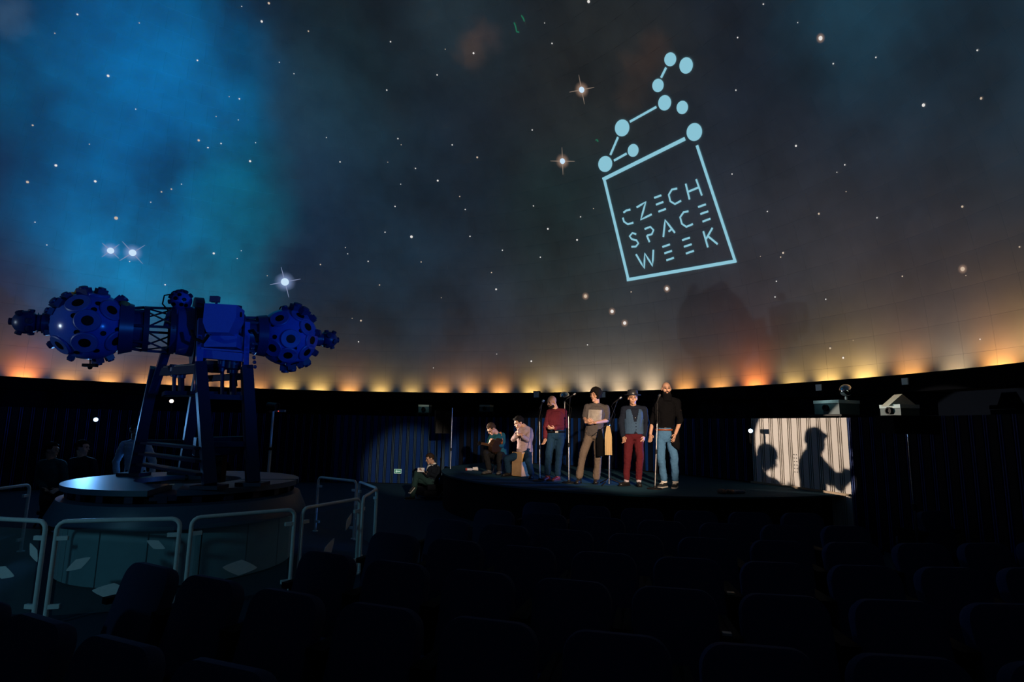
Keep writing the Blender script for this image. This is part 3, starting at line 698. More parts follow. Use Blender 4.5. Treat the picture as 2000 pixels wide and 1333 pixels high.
# ================================================================== PEOPLE
TMP = bpy.data.scenes.new('tmp_remesh')
def remesh(mb, name, voxel, smooth=4, wrinkle=0.0, wscale=9.0):
    me = mb.mesh(name); o = bpy.data.objects.new('tmp', me); TMP.collection.objects.link(o)
    md = o.modifiers.new('r', 'REMESH'); md.mode = 'VOXEL'; md.voxel_size = voxel; md.use_smooth_shade = True
    if smooth:
        ms = o.modifiers.new('s', 'SMOOTH'); ms.iterations = smooth; ms.factor = .5
    with bpy.context.temp_override(scene=TMP, view_layer=TMP.view_layers[0]): dg = bpy.context.evaluated_depsgraph_get()
    out = bpy.data.meshes.new_from_object(o.evaluated_get(dg)); out.name = name
    bpy.data.objects.remove(o); bpy.data.meshes.remove(me)
    if wrinkle:
        n = len(out.vertices); co = np.empty(n*3); no = np.empty(n*3)
        out.vertices.foreach_get('co', co); out.vertices.foreach_get('normal', no); co = co.reshape(-1, 3); no = no.reshape(-1, 3)
        k = np.array([mnoise.noise(V((c[0]*wscale, c[1]*wscale, c[2]*wscale*.8)))+.5*mnoise.noise(V(c)*wscale*2.7) for c in co])
        out.vertices.foreach_set('co', (co+no*(k*wrinkle)[:, None]).ravel())
    out.shade_smooth(); out.update()
    return out
def put(name, me, mtl, par):
    o = V(par['_o'])
    co = np.empty(len(me.vertices)*3); me.vertices.foreach_get('co', co); me.vertices.foreach_set('co', (co.reshape(-1, 3)-np.array(o)).ravel()); me.update()
    me.materials.clear(); me.materials.append(mtl); return link(name, me, par)
def lerp(a, b, t): return a+(b-a)*t
def torso_rings(P, inf=0.0, t0=-.12, t1=1.0, sc=1.0):
    pel, nk = P['pelvis'], P['neck']; hx_ = (P['hipR']-P['hipL']).normalized(); sx_ = (P['shR']-P['shL']).normalized(); up = (nk-pel).normalized()
    sh = (P['shR']-P['shL']).length/2*.92
    prof = [(-.20, .10, .085), (-.10, .155, .115), (.0, .165, .122), (.18, .155, .115), (.38, .148, .110), (.62, .165, .122), (.80, max(.16, sh*.95), .118), (.92, sh*.80, .090), (1.0, .075, .070)]
    rs = []
    for t, w_, d_ in prof:
        if t < t0-.001 or t > t1+.001: continue
        x = lerp(hx_, sx_, min(1, max(0, t))).normalized(); f = up.cross(x).normalized(); bend = P.get('bend', V())*math.sin(math.pi*min(1, max(0, t)))
        rs.append((lerp(pel, nk, t)+bend, x*(w_*sc+inf), f*(d_*sc+inf)))
    return rs
def hand(mb, w_, tip, side, curl=.5, spread=.0):
    d = (tip-w_).normalized(); side = (side-d*side.dot(d)).normalized(); n_ = d.cross(side)
    mb.rings([(w_-d*.01, side*.026, n_*.02), (w_+d*.03, side*.036, n_*.016), (w_+d*.075, side*.042, n_*.015), (w_+d*.095, side*.038, n_*.012)], 12)
    for k, (o, ln) in enumerate(((-.033, .060), (-.011, .078), (.012, .084), (.034, .074))):
        a = w_+d*.088+side*o; dd = (d+side*o*(4+spread*14)).normalized()
        b = a+(dd*math.cos(curl*.6)+n_*math.sin(curl*.6))*ln*.5; c = b+(dd*math.cos(curl*1.5)+n_*math.sin(curl*1.5))*ln*.5
        mb.cap(a-d*.02, .0098, b, .0090, 8).cap(b, .0090, c, .0078, 8)
    a = w_+d*.03+side*.034; b = a+(d*.55+side*.75+n_*.2).normalized()*.042; c = b+(d*.9+side*.2+n_*.25).normalized()*.034
    mb.cap(a-side*.01, .0135, b, .0115, 8).cap(b, .0110, c, .0088, 8)
def person(name, label, D, ground_z, J, face, up_tilt=0.0, skin=None, shirt=None, trousers=None, shoes=None, sleeve=1.0, hair=None, beard=None,
           voxel=.008, hem=-.12, loose=.016, legw=.062, extra=None, foot_dir=None, curls=(.5, .5), spreads=(0, 0), cat='person', group=None, head_s=1.0, cuff=None):
    P = {}
    for k, v in J.items(): P[k] = at(v[0], v[1], D+(v[2] if len(v) > 2 else 0))
    low = min(P['toL'].z, P['toR'].z); dz = V((0, 0, ground_z+.03-low))
    for k in P: P[k] = P[k]+dz
    base = V(((P['toL'].x+P['toR'].x)/2, (P['toL'].y+P['toR'].y)/2, ground_z))
    t = thing(name, label, cat, base, group)
    skin = skin or M_skin
    fwd = V(face).normalized(); rt = fwd.cross(V((0, 0, 1))).normalized(); upv = rt.cross(fwd).normalized()
    hm = Matrix((rt, fwd, upv)).transposed(); hc = P['head']; hs = head_s
    def H(x, y, z): return hc+hm @ V((x*hs, y*hs, z*hs))
    b = MB()
    # head
    b.sph(H(0, -.010, .030), 1, 20, 14, (.076*hs, .095*hs, .088*hs), hm); b.sph(H(0, .022, -.050), 1, 16, 12, (.058*hs, .066*hs, .066*hs), hm)
    b.cap(H(0, .090, .018), .009*hs, H(0, .110, -.024), .014*hs, 8); b.cap(H(-.040, .080, .026), .013*hs, H(.040, .080, .026), .013*hs, 8)
    b.cap(H(-.020, .084, -.060), .010*hs, H(.020, .084, -.060), .010*hs, 8); b.sph(H(0, .070, -.100), .024*hs, 10, 8)
    for s_ in (-1, 1): b.sph(H(s_*.078, -.008, -.006), 1, 10, 8, (.012*hs, .022*hs, .033*hs), hm); b.sph(H(s_*.045, .060, -.020), .026*hs, 10, 8)
    b.cap(H(0, -.025, -.040), .056*hs, P['neck']+V((0, 0, -.02)), .060, 14)
    # torso, limbs
    b.rings(torso_rings(P, -.028))
    for s_ in 'LR':
        b.cap(P['sh'+s_], .056, P['el'+s_], .042); b.cap(P['el'+s_], .041, P['wr'+s_], .029)
        b.cap(P['hip'+s_], .082, P['kn'+s_], .056); b.cap(P['kn'+s_], .054, P['an'+s_], .038)
        an = P['an'+s_]; to = P['to'+s_]
        if an.z-ground_z > .16: b.cap(an, .034, lerp(an, to, .7), .024)
        else:
            d_ = V((to.x-an.x, to.y-an.y, 0)); d_ = d_.normalized()*min(.11, d_.length)
            b.cap(an, .036, V((an.x, an.y, ground_z+.05)), .034); b.cap(V((an.x, an.y, ground_z+.045)), .032, V((an.x, an.y, ground_z+.036))+d_, .022)
    for s_, sg, cu, spd in (('L', 1, curls[0], spreads[0]), ('R', -1, curls[1], spreads[1])):
        side = P.get('thumb'+s_, None); side = side if side is not None else V((sg*.6, -.8, .2))
        hand(b, P['wr'+s_], P['ha'+s_], side, cu, spd)
    body = put('body', remesh(b, 'body', voxel, 3), skin, t)
    for s_ in (-1, 1):
        e = MB().sph(H(s_*.032, .087, .008), 1, 10, 8, (.013*hs, .008*hs, .009*hs), hm).build('eye', M_eye, t)
        MB().cap(H(s_*.018, .096, .030), .005*hs, H(s_*.046, .086, .032), .004*hs, 6).build('eyebrow', hair[1] if hair else M_eye, t)
    MB().cap(H(-.020, .094, -.060), .004*hs, H(.020, .094, -.060), .004*hs, 6).build('mouth', mat('lips', (.35, .13, .10), .5), t)
    if hair:
        kind, hmat = hair; hb_ = MB(); rr = .020 if kind == 'short' else .040 if kind == 'curly' else .024
        for i in range(16):
            for j in range(8):
                a = 2*math.pi*i/16; e = R_(-35+j*18)
                q = V((math.cos(e)*math.sin(a)*.078, -.012+math.cos(e)*math.cos(a)*.096, .030+math.sin(e)*.088))
                if q.y > .045 and q.z < .075: continue
                if q.y > (.035 if kind == 'curly' else -.03) and q.z < .022 : continue
                if kind == 'buzz' and q.z < .03: continue
                jt = V((random.uniform(-1, 1), random.uniform(-1, 1), random.uniform(-1, 1)))*(.012 if kind == 'curly' else .004)
                hb_.sph(H(*(q+jt)), rr*hs*random.uniform(.85, 1.15), 8, 6)
        if kind == 'quiff':
            for k in range(7): hb_.sph(H(-.05+k*.016, .060, .098), .024*hs, 8, 6)
        put('hair', remesh(hb_, 'hair', .009, 2, .004 if kind != 'curly' else .008, 40), hmat, t)
    if beard:
        bb = MB()
        for k in range(13):
            a = R_(-85+k*170/12)
            for dz_, rr in ((-.062, .017), (-.085, .020)):
                if dz_ > -.07 and abs(a) < R_(20): continue
                bb.sph(H(math.sin(a)*.056, .026+math.cos(a)*.062, dz_-.012*math.cos(a)), rr*hs, 8, 6)
        for k in range(5): bb.sph(H(-.022+k*.011, .092, -.047), .009*hs, 8, 6)
        for k in range(5): bb.sph(H(-.02+k*.01, .078, -.108), .019*hs, 8, 6)
        put('beard', remesh(bb, 'beard', .007, 2, .002, 50), beard, t)
    if shirt:
        g = MB(); g.rings(torso_rings(P, .010, hem, .97))
        for s_ in 'LR':
            el, wr = P['el'+s_], P['wr'+s_]
            if sleeve > 1: 
                g.cap(P['sh'+s_], .068, el, .054); g.cap(el, .053, lerp(el, wr, sleeve-1), .045)
            else: g.cap(P['sh'+s_], .070, lerp(P['sh'+s_], el, sleeve), .062)
        g.cap(P['shL'], .066, P['neck']+V((0, 0, -.03)), .07).cap(P['shR'], .066, P['neck']+V((0, 0, -.03)), .07)
        sh_me = remesh(g, 'shirt', .010, 3, .011, 11)
        P['_shirt'] = put('shirt', sh_me, shirt, t)
    if trousers:
        g = MB(); g.rings(torso_rings(P, .006, -.22, .18))
        for s_ in 'LR':
            hp, kn, an = P['hip'+s_], P['kn'+s_], P['an'+s_]
            g.cap(hp, .090+loose*.3, kn, .064+loose*.5); g.cap(kn, .063+loose*.5, lerp(kn, an, .97), legw)
        put('trousers', remesh(g, 'trousers', .010, 3, .011, 10), trousers, t)
    if shoes:
        for s_ in 'LR':
            an, to = P['an'+s_], P['to'+s_]; d = V((to.x-an.x, to.y-an.y, 0))
            if d.length < .05: d = V((0, -1, 0))
            d.normalize(); sd = V((d.y, -d.x, 0)); c = V((an.x, an.y, ground_z)); m3 = Matrix((sd, d, V((0, 0, 1)))).transposed()
            if P.get('lift'+s_): c = c+V((0, 0, P['lift'+s_]))
            g = MB().sph(c-d*.03+V((0, 0, .045)), 1, 12, 8, (.042, .055, .045), m3).sph(c+d*.08+V((0, 0, .040)), 1, 12, 8, (.046, .085, .036), m3).sph(c+d*.15+V((0, 0, .033)), 1, 12, 8, (.046, .055, .03), m3).cap(c-d*.01+V((0, 0, .05)), .044, c+V((0, 0, .085)), .042)
            so = put('shoe', remesh(g, 'shoe', .009, 2), shoes[0], t)
            mb = MB().rings([(c-d*.085+V((0, 0, .004)), sd*.036, V((0, 0, .001))), ], 4) if 0 else MB()
            out = [(-.085, .02), (-.07, .036), (0, .042), (.09, .046), (.15, .046), (.20, .030), (.212, .0)]
            pts = [c+d*a+sd*w_ for a, w_ in out]+[c+d*a-sd*w_ for a, w_ in reversed(out[:-1])]; k = len(pts)
            mb.add([p+V((0, 0, .002)) for p in pts]+[p+V((0, 0, .024)) for p in pts], [tuple(reversed(range(k))), tuple(range(k, 2*k))]+[(i, (i+1) % k, k+(i+1) % k, k+i) for i in range(k)]).build('sole', shoes[1], so)
    if extra: extra(t, P, H)
    return t, P
def patch(par, src, name, mtl, cond, off):
    """a flat panel of cloth lying on a garment"""
    base = V(par['_o']); me = src.data; used = {}; vs_, fs = [], []
    for p in me.polygons:
        if cond(p.center+base, p.normal):
            f = []
            for i in p.vertices:
                if i not in used: used[i] = len(vs_); vs_.append(me.vertices[i].co+me.vertices[i].normal*off)
                f.append(used[i])
            fs.append(f)
    nm = bpy.data.meshes.new(name); nm.from_pydata(vs_, [], fs); nm.materials.append(mtl)
    nm.shade_smooth()
    o = link(name, nm, par); md = o.modifiers.new('thick', 'SOLIDIFY'); md.thickness = .003; return o
C = {k: mat('cloth_'+k, c, .9, var=.18, scale=60, bump=.25, spec=.06) for k, c in dict(
    black=(.004, .004, .005), jeans=(.060, .15, .28), darkjeans=(.009, .028, .058), burgundy=(.085, .013, .018), check=(.085, .014, .022), taupe=(.13, .10, .08),
    tee=(.075, .066, .064), navy=(.012, .016, .028), vest=(.045, .085, .15), pinkshirt=(.34, .25, .25), teal=(.012, .075, .095), grey=(.014, .015, .017),
    white=(.72, .70, .66), hoodie=(.45, .62, .82), suit=(.010, .013, .020), palejacket=(.28, .25, .24), greentrouser=(.020, .045, .045)).items()}
HB, HD, HG = mat('hair_black', (.008, .007, .007), .9, spec=.1), mat('hair_brown', (.035, .020, .012), .8, spec=.15), mat('hair_stubble', (.05, .03, .02), .7)
SH_BLACK = (mat('shoe_black', (.008, .008, .008), .4), M_black); SH_SNEAK = (mat('sneaker_black', (.010, .012, .014), .8), mat('rubber_white', (.65, .62, .56), .6))
SH_RED = (mat('shoe_red', (.12, .012, .02), .5), mat('sole_dark', (.03, .012, .012), .6))
def belt(t, P, mtl, buckle=None):
    r = torso_rings(P, .020, 0, .20); c, x, y = r[1] if len(r) > 1 else r[0]; up = (P['neck']-P['pelvis']).normalized()
    mb = MB(); n = 28; vs_ = []
    for h in (-.016, .016):
        for i in range(n): a = 2*math.pi*i/n; vs_.append(c-up*.03+x*math.cos(a)+y*math.sin(a)+up*h)
    mb.add(vs_, [(i, (i+1) % n, n+(i+1) % n, n+i) for i in range(n)]); b = mb.build('belt', mtl, t)
    md = b.modifiers.new('thick', 'SOLIDIFY'); md.thickness = .006; md.offset = 1
    if buckle:
        f = -y.normalized() if y.y > 0 else y.normalized()
        MB().box(c-up*.03+f*(y.length+.010), (.055, .012, .036)).build('buckle', buckle, b, False)

# --- bearded man in black
def ex_black(t, P, H):
    belt(t, P, mat('leather_brown', (.22, .06, .02), .4))
    g = MB().rings([(P['neck']+V((0, -.01, -.05)), V((.10, 0, 0)), V((0, .10, 0))), (P['neck']+V((0, -.02, .0)), V((.085, 0, 0)), V((0, .088, 0))), (P['neck']+V((0, -.02, .07)), V((.088, 0, 0)), V((0, .090, 0)))])
    put('collar', remesh(g, 'collar', .009, 2, .006), C['black'], t)
    hp = P['hipR']; g = MB().rings([(hp+V((.05, -.03, .16)), V((.09, 0, 0)), V((0, .10, 0))), (hp+V((.055, -.05, .0)), V((.085, 0, 0)), V((0, .10, 0))), (hp+V((.06, -.05, -.14)), V((.085, 0, -.02)), V((0, .10, 0))), (hp+V((.06, -.05, -.20)), V((.075, 0, -.05)), V((0, .09, 0)))])
    put('jacket_tail', remesh(g, 'jacket_tail', .012, 2, .006), C['black'], t)
    for s_ in 'LR':
        an = P['an'+s_]; MB().lathe(V((an.x, an.y, STAGE_Z+.085)), (0, 0, 1), [(0, .052), (.03, .055), (.032, .05)], 16).build('sock', C['white'], t)
        to = P['to'+s_]; d = V((to.x-an.x, to.y-an.y, 0)).normalized(); sd = V((d.y, -d.x, 0))
        for k in range(3):
            c = V((an.x, an.y, STAGE_Z+.088-k*.008))+d*(.05+k*.028); MB().cap(c-sd*.028, .006, c+sd*.028, .006, 6).build('lace', SH_SNEAK[1], t)
person('person', 'bald bearded man in black top and blue jeans singing on stage', 10.2, STAGE_Z,
 dict(head=(1301.5, 763.5), neck=(1302, 782), shL=(1284.5, 787.5), shR=(1322, 789), elL=(1275.5, 822), elR=(1329, 825, -.02), wrL=(1270.5, 851), wrR=(1319.5, 851, -.16), haL=(1271, 869, -.03), haR=(1313.5, 873, -.20),
      pelvis=(1299, 853), hipL=(1289.5, 857), hipR=(1309.5, 857), knL=(1291, 900, -.03), knR=(1317, 900, -.03), anL=(1297, 941, .04), anR=(1319, 941, .03), toL=(1284, 953, -.14), toR=(1315, 956, -.17)),
 (-.10, -1, -.08), shirt=C['black'], trousers=C['jeans'], shoes=SH_SNEAK, sleeve=1.30, beard=HB, extra=ex_black, hem=.18, curls=(.4, .25), spreads=(0, .8))
# --- man with hat and waistcoat
def ex_hat(t, P, H):
    ct = H(0, -.01, .062); ax = (H(0, -.02, 1)-H(0, 0, 0)).normalized()
    h = MB().lathe(ct, ax, [(-.004, .150), (.004, .152), (.010, .098), (.06, .096), (.085, .088), (.098, .060), (.092, .0)], 32).build('hat', mat('felt_black', (.006, .007, .012), .8), t)
    MB().lathe(ct+ax*.010, ax, [(0, .1), (.028, .0995)], 32, cap=False).build('hat_band', mat('ribbon', (.015, .015, .02), .4), h)
    g = MB().rings(torso_rings(P, .024, .0, .97)); me = remesh(g, 'waistcoat', .010, 3, .003)
    nk, pel = P['neck'], P['pelvis']; bm = bmesh.new(); bm.from_mesh(me); ks = []
    for f in bm.faces:
        c = f.calc_center_median(); tt = (c.z-pel.z)/(nk.z-pel.z); x = abs(c.x-lerp(pel.x, nk.x, tt)); front = c.y < lerp(pel.y, nk.y, tt)+.01
        if (front and tt > .45 and x < .02+.12*(tt-.45)) or tt > .95 or (front and tt < .10 and x < .045*(.10-tt)/.10) or tt < .01 or (x > .155 and tt > .55): ks.append(f)
    bmesh.ops.delete(bm, geom=ks, context='FACES'); bm.to_mesh(me); bm.free()
    wc = put('waistcoat', me, C['vest'], t); md = wc.modifiers.new('thick', 'SOLIDIFY'); md.thickness = .008
    for k in range(3):
        c = lerp(pel, nk, .16+.12*k); MB().sph(V((c.x+.01, c.y-.150, c.z)), .008, 8, 6).build('button', M_black, wc)
    for k in range(3):
        c = lerp(pel, nk, .60+.13*k); MB().sph(V((c.x, c.y-.142+.03*k, c.z)), .006, 8, 6).build('shirt_button', M_white, t)
    for s_ in 'LR':
        an = P['an'+s_]; MB().lathe(V((an.x, an.y, STAGE_Z+.07)), (0, 0, 1), [(0, .044), (.09, .046), (.092, .04)], 16).build('sock', mat('sock_grey', (.42, .36, .40), .9), t)
person('person', 'man in black hat, blue waistcoat and dark red trousers standing on stage', 10.4, STAGE_Z,
 dict(head=(1235.5, 775), neck=(1237, 792), shL=(1220, 797), shR=(1257.5, 797), elL=(1213, 824), elR=(1262.5, 824), wrL=(1216.5, 848, -.05), wrR=(1258.5, 848, -.05), haL=(1221, 863, -.08), haR=(1255, 863, -.08),
      pelvis=(1238, 845), hipL=(1228, 850), hipR=(1247, 850), knL=(1225.5, 891, -.02), knR=(1249.5, 891, -.02), anL=(1223.5, 932, .02), anR=(1247.5, 932, .02), toL=(1209, 943, -.12), toR=(1249.5, 945, -.18)),
 (-.05, -1, -.03), shirt=C['navy'], trousers=C['burgundy'], shoes=SH_BLACK, sleeve=1.95, hair=('short', HD), extra=ex_hat, hem=-.05, legw=.056, curls=(.9, .9))
# --- curly man in a printed T-shirt
def ex_tee(t, P, H):
    nk, pel = P['neck'], P['pelvis']
    def cond(c, n):
        tt = (c.z-pel.z)/(nk.z-pel.z); x = c.x-lerp(pel.x, nk.x, tt); return n.y < -.2 and .34 < tt < .80 and -.15 < x < .10
    patch(t, P['_shirt'], 'shirt_print', mat('shirt_print', (.30, .27, .24), .9, var=.5, scale=14), cond, .004)
person('person', 'curly-haired man in grey printed T-shirt and taupe trousers looking aside', 10.7, STAGE_Z,
 dict(head=(1163, 769), neck=(1165, 786), shL=(1147.5, 792), shR=(1183.5, 794.5), elL=(1142, 814, .02), elR=(1185, 818, .03), wrL=(1144, 821, -.20), wrR=(1163, 822, -.20), haL=(1152, 818, -.29), haR=(1146, 826, -.25),
      pelvis=(1160, 842), hipL=(1151, 847), hipR=(1169, 847), knL=(1138, 886, -.03), knR=(1168, 889, -.03), anL=(1131, 927, .0), anR=(1164.5, 929, .04), toL=(1127, 939, -.16), toR=(1163, 938, -.15)),
 (-.72, -.70, -.02), shirt=C['tee'], trousers=C['taupe'], shoes=SH_BLACK, sleeve=.80, hair=('curly', HB), extra=ex_tee, hem=-.10, legw=.066, curls=(.8, .6))
# --- bald man in a burgundy shirt
def ex_bur(t, P, H): belt(t, P, C['black'], M_chrome)
person('person', 'bald bearded man in burgundy shirt and dark jeans bowing his head', 11.1, STAGE_Z,
 dict(head=(1078, 782), neck=(1086, 797), shL=(1073, 803), shR=(1101, 802), elL=(1066.5, 829, .0), elR=(1103.5, 829, .03), wrL=(1064.5, 851, -.03), wrR=(1083, 833, -.20), haL=(1062.5, 867, -.06), haR=(1070, 834, -.26),
      pelvis=(1086, 846), hipL=(1078, 851), hipR=(1094, 851), knL=(1072, 884, -.04), knR=(1091.5, 884, -.02), anL=(1069.5, 922, .02), anR=(1089, 923, .04), toL=(1061.5, 932, -.12), toR=(1079, 934, -.13)),
 (-.80, -.55, -.32), shirt=C['check'], trousers=C['darkjeans'], shoes=SH_RED, sleeve=1.95, beard=HB, extra=ex_bur, hem=.18, curls=(.6, 1.0))
# --- cajon player
person('person', 'dark-haired man in pale pink shirt sitting on the wooden box drum', 11.9, STAGE_Z,
 dict(head=(1013.5, 822.5), neck=(1026, 831), shL=(1017, 838, -.02), shR=(1034.5, 838), elL=(1003, 855, -.18), elR=(1030, 856, -.20), wrL=(1010, 847, -.30), wrR=(1019, 848, -.32), haL=(1021, 842, -.34), haR=(1009, 843, -.36),
      pelvis=(1024.5, 880), hipL=(1018, 884, -.02), hipR=(1030, 884, .0), knL=(990, 894, -.02), knR=(1032, 897, -.46), anL=(993, 918, .05), anR=(1038, 921, -.36), toL=(986, 922, -.05), toR=(1036, 930, -.56)),
 (-.80, -.40, -.38), shirt=C['pinkshirt'], trousers=C['darkjeans'], shoes=SH_BLACK, sleeve=1.85, hair=('quiff', HB), hem=-.05, curls=(.9, .9))
# --- guitarist
def ex_gtr(t, P, H):
    MB().tube([H(-.085, -.02, .01), H(-.072, .07, .008), H(-.05, .098, .006)], .004, 6).tube([H(.085, -.02, .01), H(.072, .07, .008), H(.05, .098, .006)], .004, 6).tube([H(-.056, .1, .02), H(-.012, .108, .02), H(-.016, .106, -.012), H(-.05, .098, -.012)], .003, 6, True).tube([H(.056, .1, .02), H(.012, .108, .02), H(.016, .106, -.012), H(.05, .098, -.012)], .003, 6, True).build('glasses', M_black, t)
GT, GP = person('person', 'guitarist in dark teal top and glasses hunched over his guitar', 12.7, STAGE_Z,
 dict(head=(960, 837, -.12), neck=(971, 846), shL=(960.5, 853, -.03), shR=(981, 850), elL=(951, 872, -.10), elR=(983.5, 870, -.05), wrL=(956, 866, -.30), wrR=(968, 869, -.28), haL=(960, 857, -.38), haR=(960, 873, -.36),
      pelvis=(975, 888), hipL=(968.5, 891), hipR=(980, 891), knL=(949, 884, -.40), knR=(976, 888, -.46), anL=(954.5, 914, -.36), anR=(976, 917, -.40), toL=(944, 922, -.50), toR=(972, 925, -.58)),
 (-.55, -.45, -.70), shirt=C['teal'], trousers=C['grey'], shoes=(mat('boot_grey', (.06, .06, .06), .7), M_black), sleeve=1.85, hair=('short', HD), extra=ex_gtr, hem=-.05, curls=(1.0, .8))
# --- man sitting below the stage
def ex_suit(t, P, H):
    nk, pel = P['neck'], P['pelvis']; f = V((-.62, -.78, 0)).normalized()
    f = V((-.80, -.60, 0)).normalized(); sd = V((f.y, -f.x, 0))
    def cond(c, n):
        tt = (c.z-pel.z)/(nk.z-pel.z); q = c-lerp(pel, nk, tt); return n.dot(f) > .1 and .30 < tt < 1.0 and abs(q.dot(sd)) < .015+.075*tt
    patch(t, P['_shirt'], 'shirt_front', C['white'], cond, .006)
    g = MB().tube([nk+V((.05*math.cos(a), .05*math.sin(a), .02+.01*math.cos(a))) for a in [2*math.pi*i/12 for i in range(12)]], .022, 8, True)
    put('shirt_collar', remesh(g, 'shirt_collar', .008, 1), C['white'], t)
PT, PP = person('person', 'man in dark suit and white shirt lounging in low chair by wall', 14.1, 0,
 dict(head=(840, 889.5, -.06), neck=(847, 901), shL=(840, 907, -.10), shR=(855, 908, .04), elL=(836, 922, -.26), elR=(855, 925, -.06), wrL=(828, 915, -.36), wrR=(834, 917, -.28), haL=(823, 913, -.42), haR=(824, 914, -.40),
      pelvis=(845, 934), hipL=(841, 937, -.08), hipR=(847, 938, .02), knL=(815, 917, -.30), knR=(813, 929, -.24), anL=(809.5, 942, -.36), anR=(806, 962, -.30), toL=(803, 950, -.42), toR=(797, 966.5, -.36)),
 (-.80, -.50, -.32), shirt=C['suit'], trousers=C['greentrouser'], shoes=None, sleeve=1.9, hair=('short', HD), extra=ex_suit, hem=-.1, curls=(.6, .6))
for s_, c in (('L', PP['anL']), ('R', PP['anR'])):
    to = PP['to'+s_]; d = (to-c).normalized() if s_ == 'L' else V((to.x-c.x, to.y-c.y, 0)).normalized(); q = c-V((0, 0, .05)) if s_ == 'R' else c
    g = MB().cap(q-d*.02, .045, q+d*.16, .036); so = put('shoe', remesh(g, 'shoe', .009, 2), SH_BLACK[0], PT)
    MB().bar(q-d*.06-V((0, 0, .036)), q+d*.19-V((0, 0, .034)), .075, .02).build('sole', SH_SNEAK[1], so)
tag(MB().box(lerp(PP['haL'], PP['wrL'], .3)+V((-.02, -.03, .03)), (.16, .012, .10), Matrix.Rotation(-.5, 3, 'X')).build('notebook', C['white'], None, False), 'white notebook in the hands of the lounging man', 'notebook')
# --- technicians behind the projector and listeners at the edge
person('person', 'standing man in pale hoodie behind the projector table', 9.7, 0,
 dict(head=(267, 840), neck=(265, 857), shL=(243, 867), shR=(287, 867), elL=(227, 900), elR=(300, 900), wrL=(228, 925, -.1), wrR=(296, 925, -.1), haL=(232, 943, -.15), haR=(290, 943, -.15),
      pelvis=(264, 928), hipL=(254, 934), hipR=(275, 934), knL=(254, 978), knR=(276, 978), anL=(254, 1016), anR=(277, 1016), toL=(250, 1026, -.16), toR=(276, 1026, -.16)),
 (.75, -.5, -.1), shirt=C['hoodie'], trousers=C['grey'], shoes=SH_BLACK, sleeve=1.95, hair=('short', HD), voxel=.011)
def ex_pale(t, P, H):
    g = MB()
    for s_ in (-1, 1):
        g.rings([(P['neck']+V((s_*.12, -.06, -.10)), V((.05, 0, 0)), V((0, .06, 0))), (lerp(P['neck'], P['pelvis'], .6)+V((s_*.14, -.11, 0)), V((.055, 0, 0)), V((0, .04, 0))), (P['pelvis']+V((s_*.16, -.10, -.06)), V((.06, 0, 0)), V((0, .04, 0)))])
    put('open_jacket', remesh(g, 'open_jacket', .012, 2, .008), C['palejacket'], t)
person('person', 'man in pale open jacket seen between the projector legs', 9.3, 0,
 dict(head=(426, 857), neck=(426, 874), shL=(409, 882), shR=(444, 882), elL=(402, 908), elR=(451, 908), wrL=(404, 928, -.12), wrR=(449, 928, -.12), haL=(410, 940, -.2), haR=(443, 940, -.2),
      pelvis=(426, 932), hipL=(417, 936), hipR=(435, 936), knL=(412, 950, -.4), knR=(440, 950, -.4), anL=(413, 1010, -.4), anR=(439, 1010, -.4), toL=(411, 1020, -.55), toR=(441, 1020, -.55)),
 (.1, -1, -.3), shirt=C['black'], trousers=C['grey'], shoes=SH_BLACK, sleeve=1.9, hair=('short', HB), extra=ex_pale, voxel=.011)
for px, py, d, lab, cl in ((100, 888, 9.6, 'seated listener in dark jacket farthest out beyond the projector', 'teal'), (158, 899, 9.9, 'smaller seated listener in dark clothes beside the man in hoodie', 'navy')):
    o_ = lambda dx, dy, dd=0: (px+dx, py+dy, dd)
    person('person', lab, d, 0, dict(head=o_(0, 0), neck=o_(0, 19), shL=o_(-20, 28), shR=o_(20, 28), elL=o_(-26, 60), elR=o_(26, 60), wrL=o_(-14, 76, -.25), wrR=o_(14, 76, -.25), haL=o_(-4, 80, -.35), haR=o_(4, 80, -.35),
      pelvis=o_(0, 92), hipL=o_(-10, 96), hipR=o_(10, 96), knL=o_(-13, 100, -.45), knR=o_(13, 100, -.45), anL=o_(-13, 150, -.42), anR=o_(13, 150, -.42), toL=o_(-14, 160, -.58), toR=o_(14, 160, -.58)),
      (.95, .1, -.05), shirt=C[cl], trousers=C['grey'], shoes=SH_BLACK, sleeve=1.95, hair=('short', HB), voxel=.013)
    c = at(px, py+96, d)
    st_ = thing('stool', 'dark stool under the '+('seated listener farthest out' if cl == 'teal' else 'smaller seated listener'), 'stool', (c.x, c.y+.03, 0))
    zt_ = max(.25, c.z-.14+(.0))
    MB().lathe((c.x, c.y+.03, zt_-.05), (0, 0, 1), [(0, .19), (.05, .19)], 24).build('seat', M_seatdark, st_)
    for k in range(4): a = math.pi/4+k*math.pi/2; MB().cyl((c.x+.2*math.cos(a), c.y+.03+.2*math.sin(a), 0), (c.x+.12*math.cos(a), c.y+.03+.12*math.sin(a), zt_-.04), .014, n=8).build('leg', M_seatdark, st_)


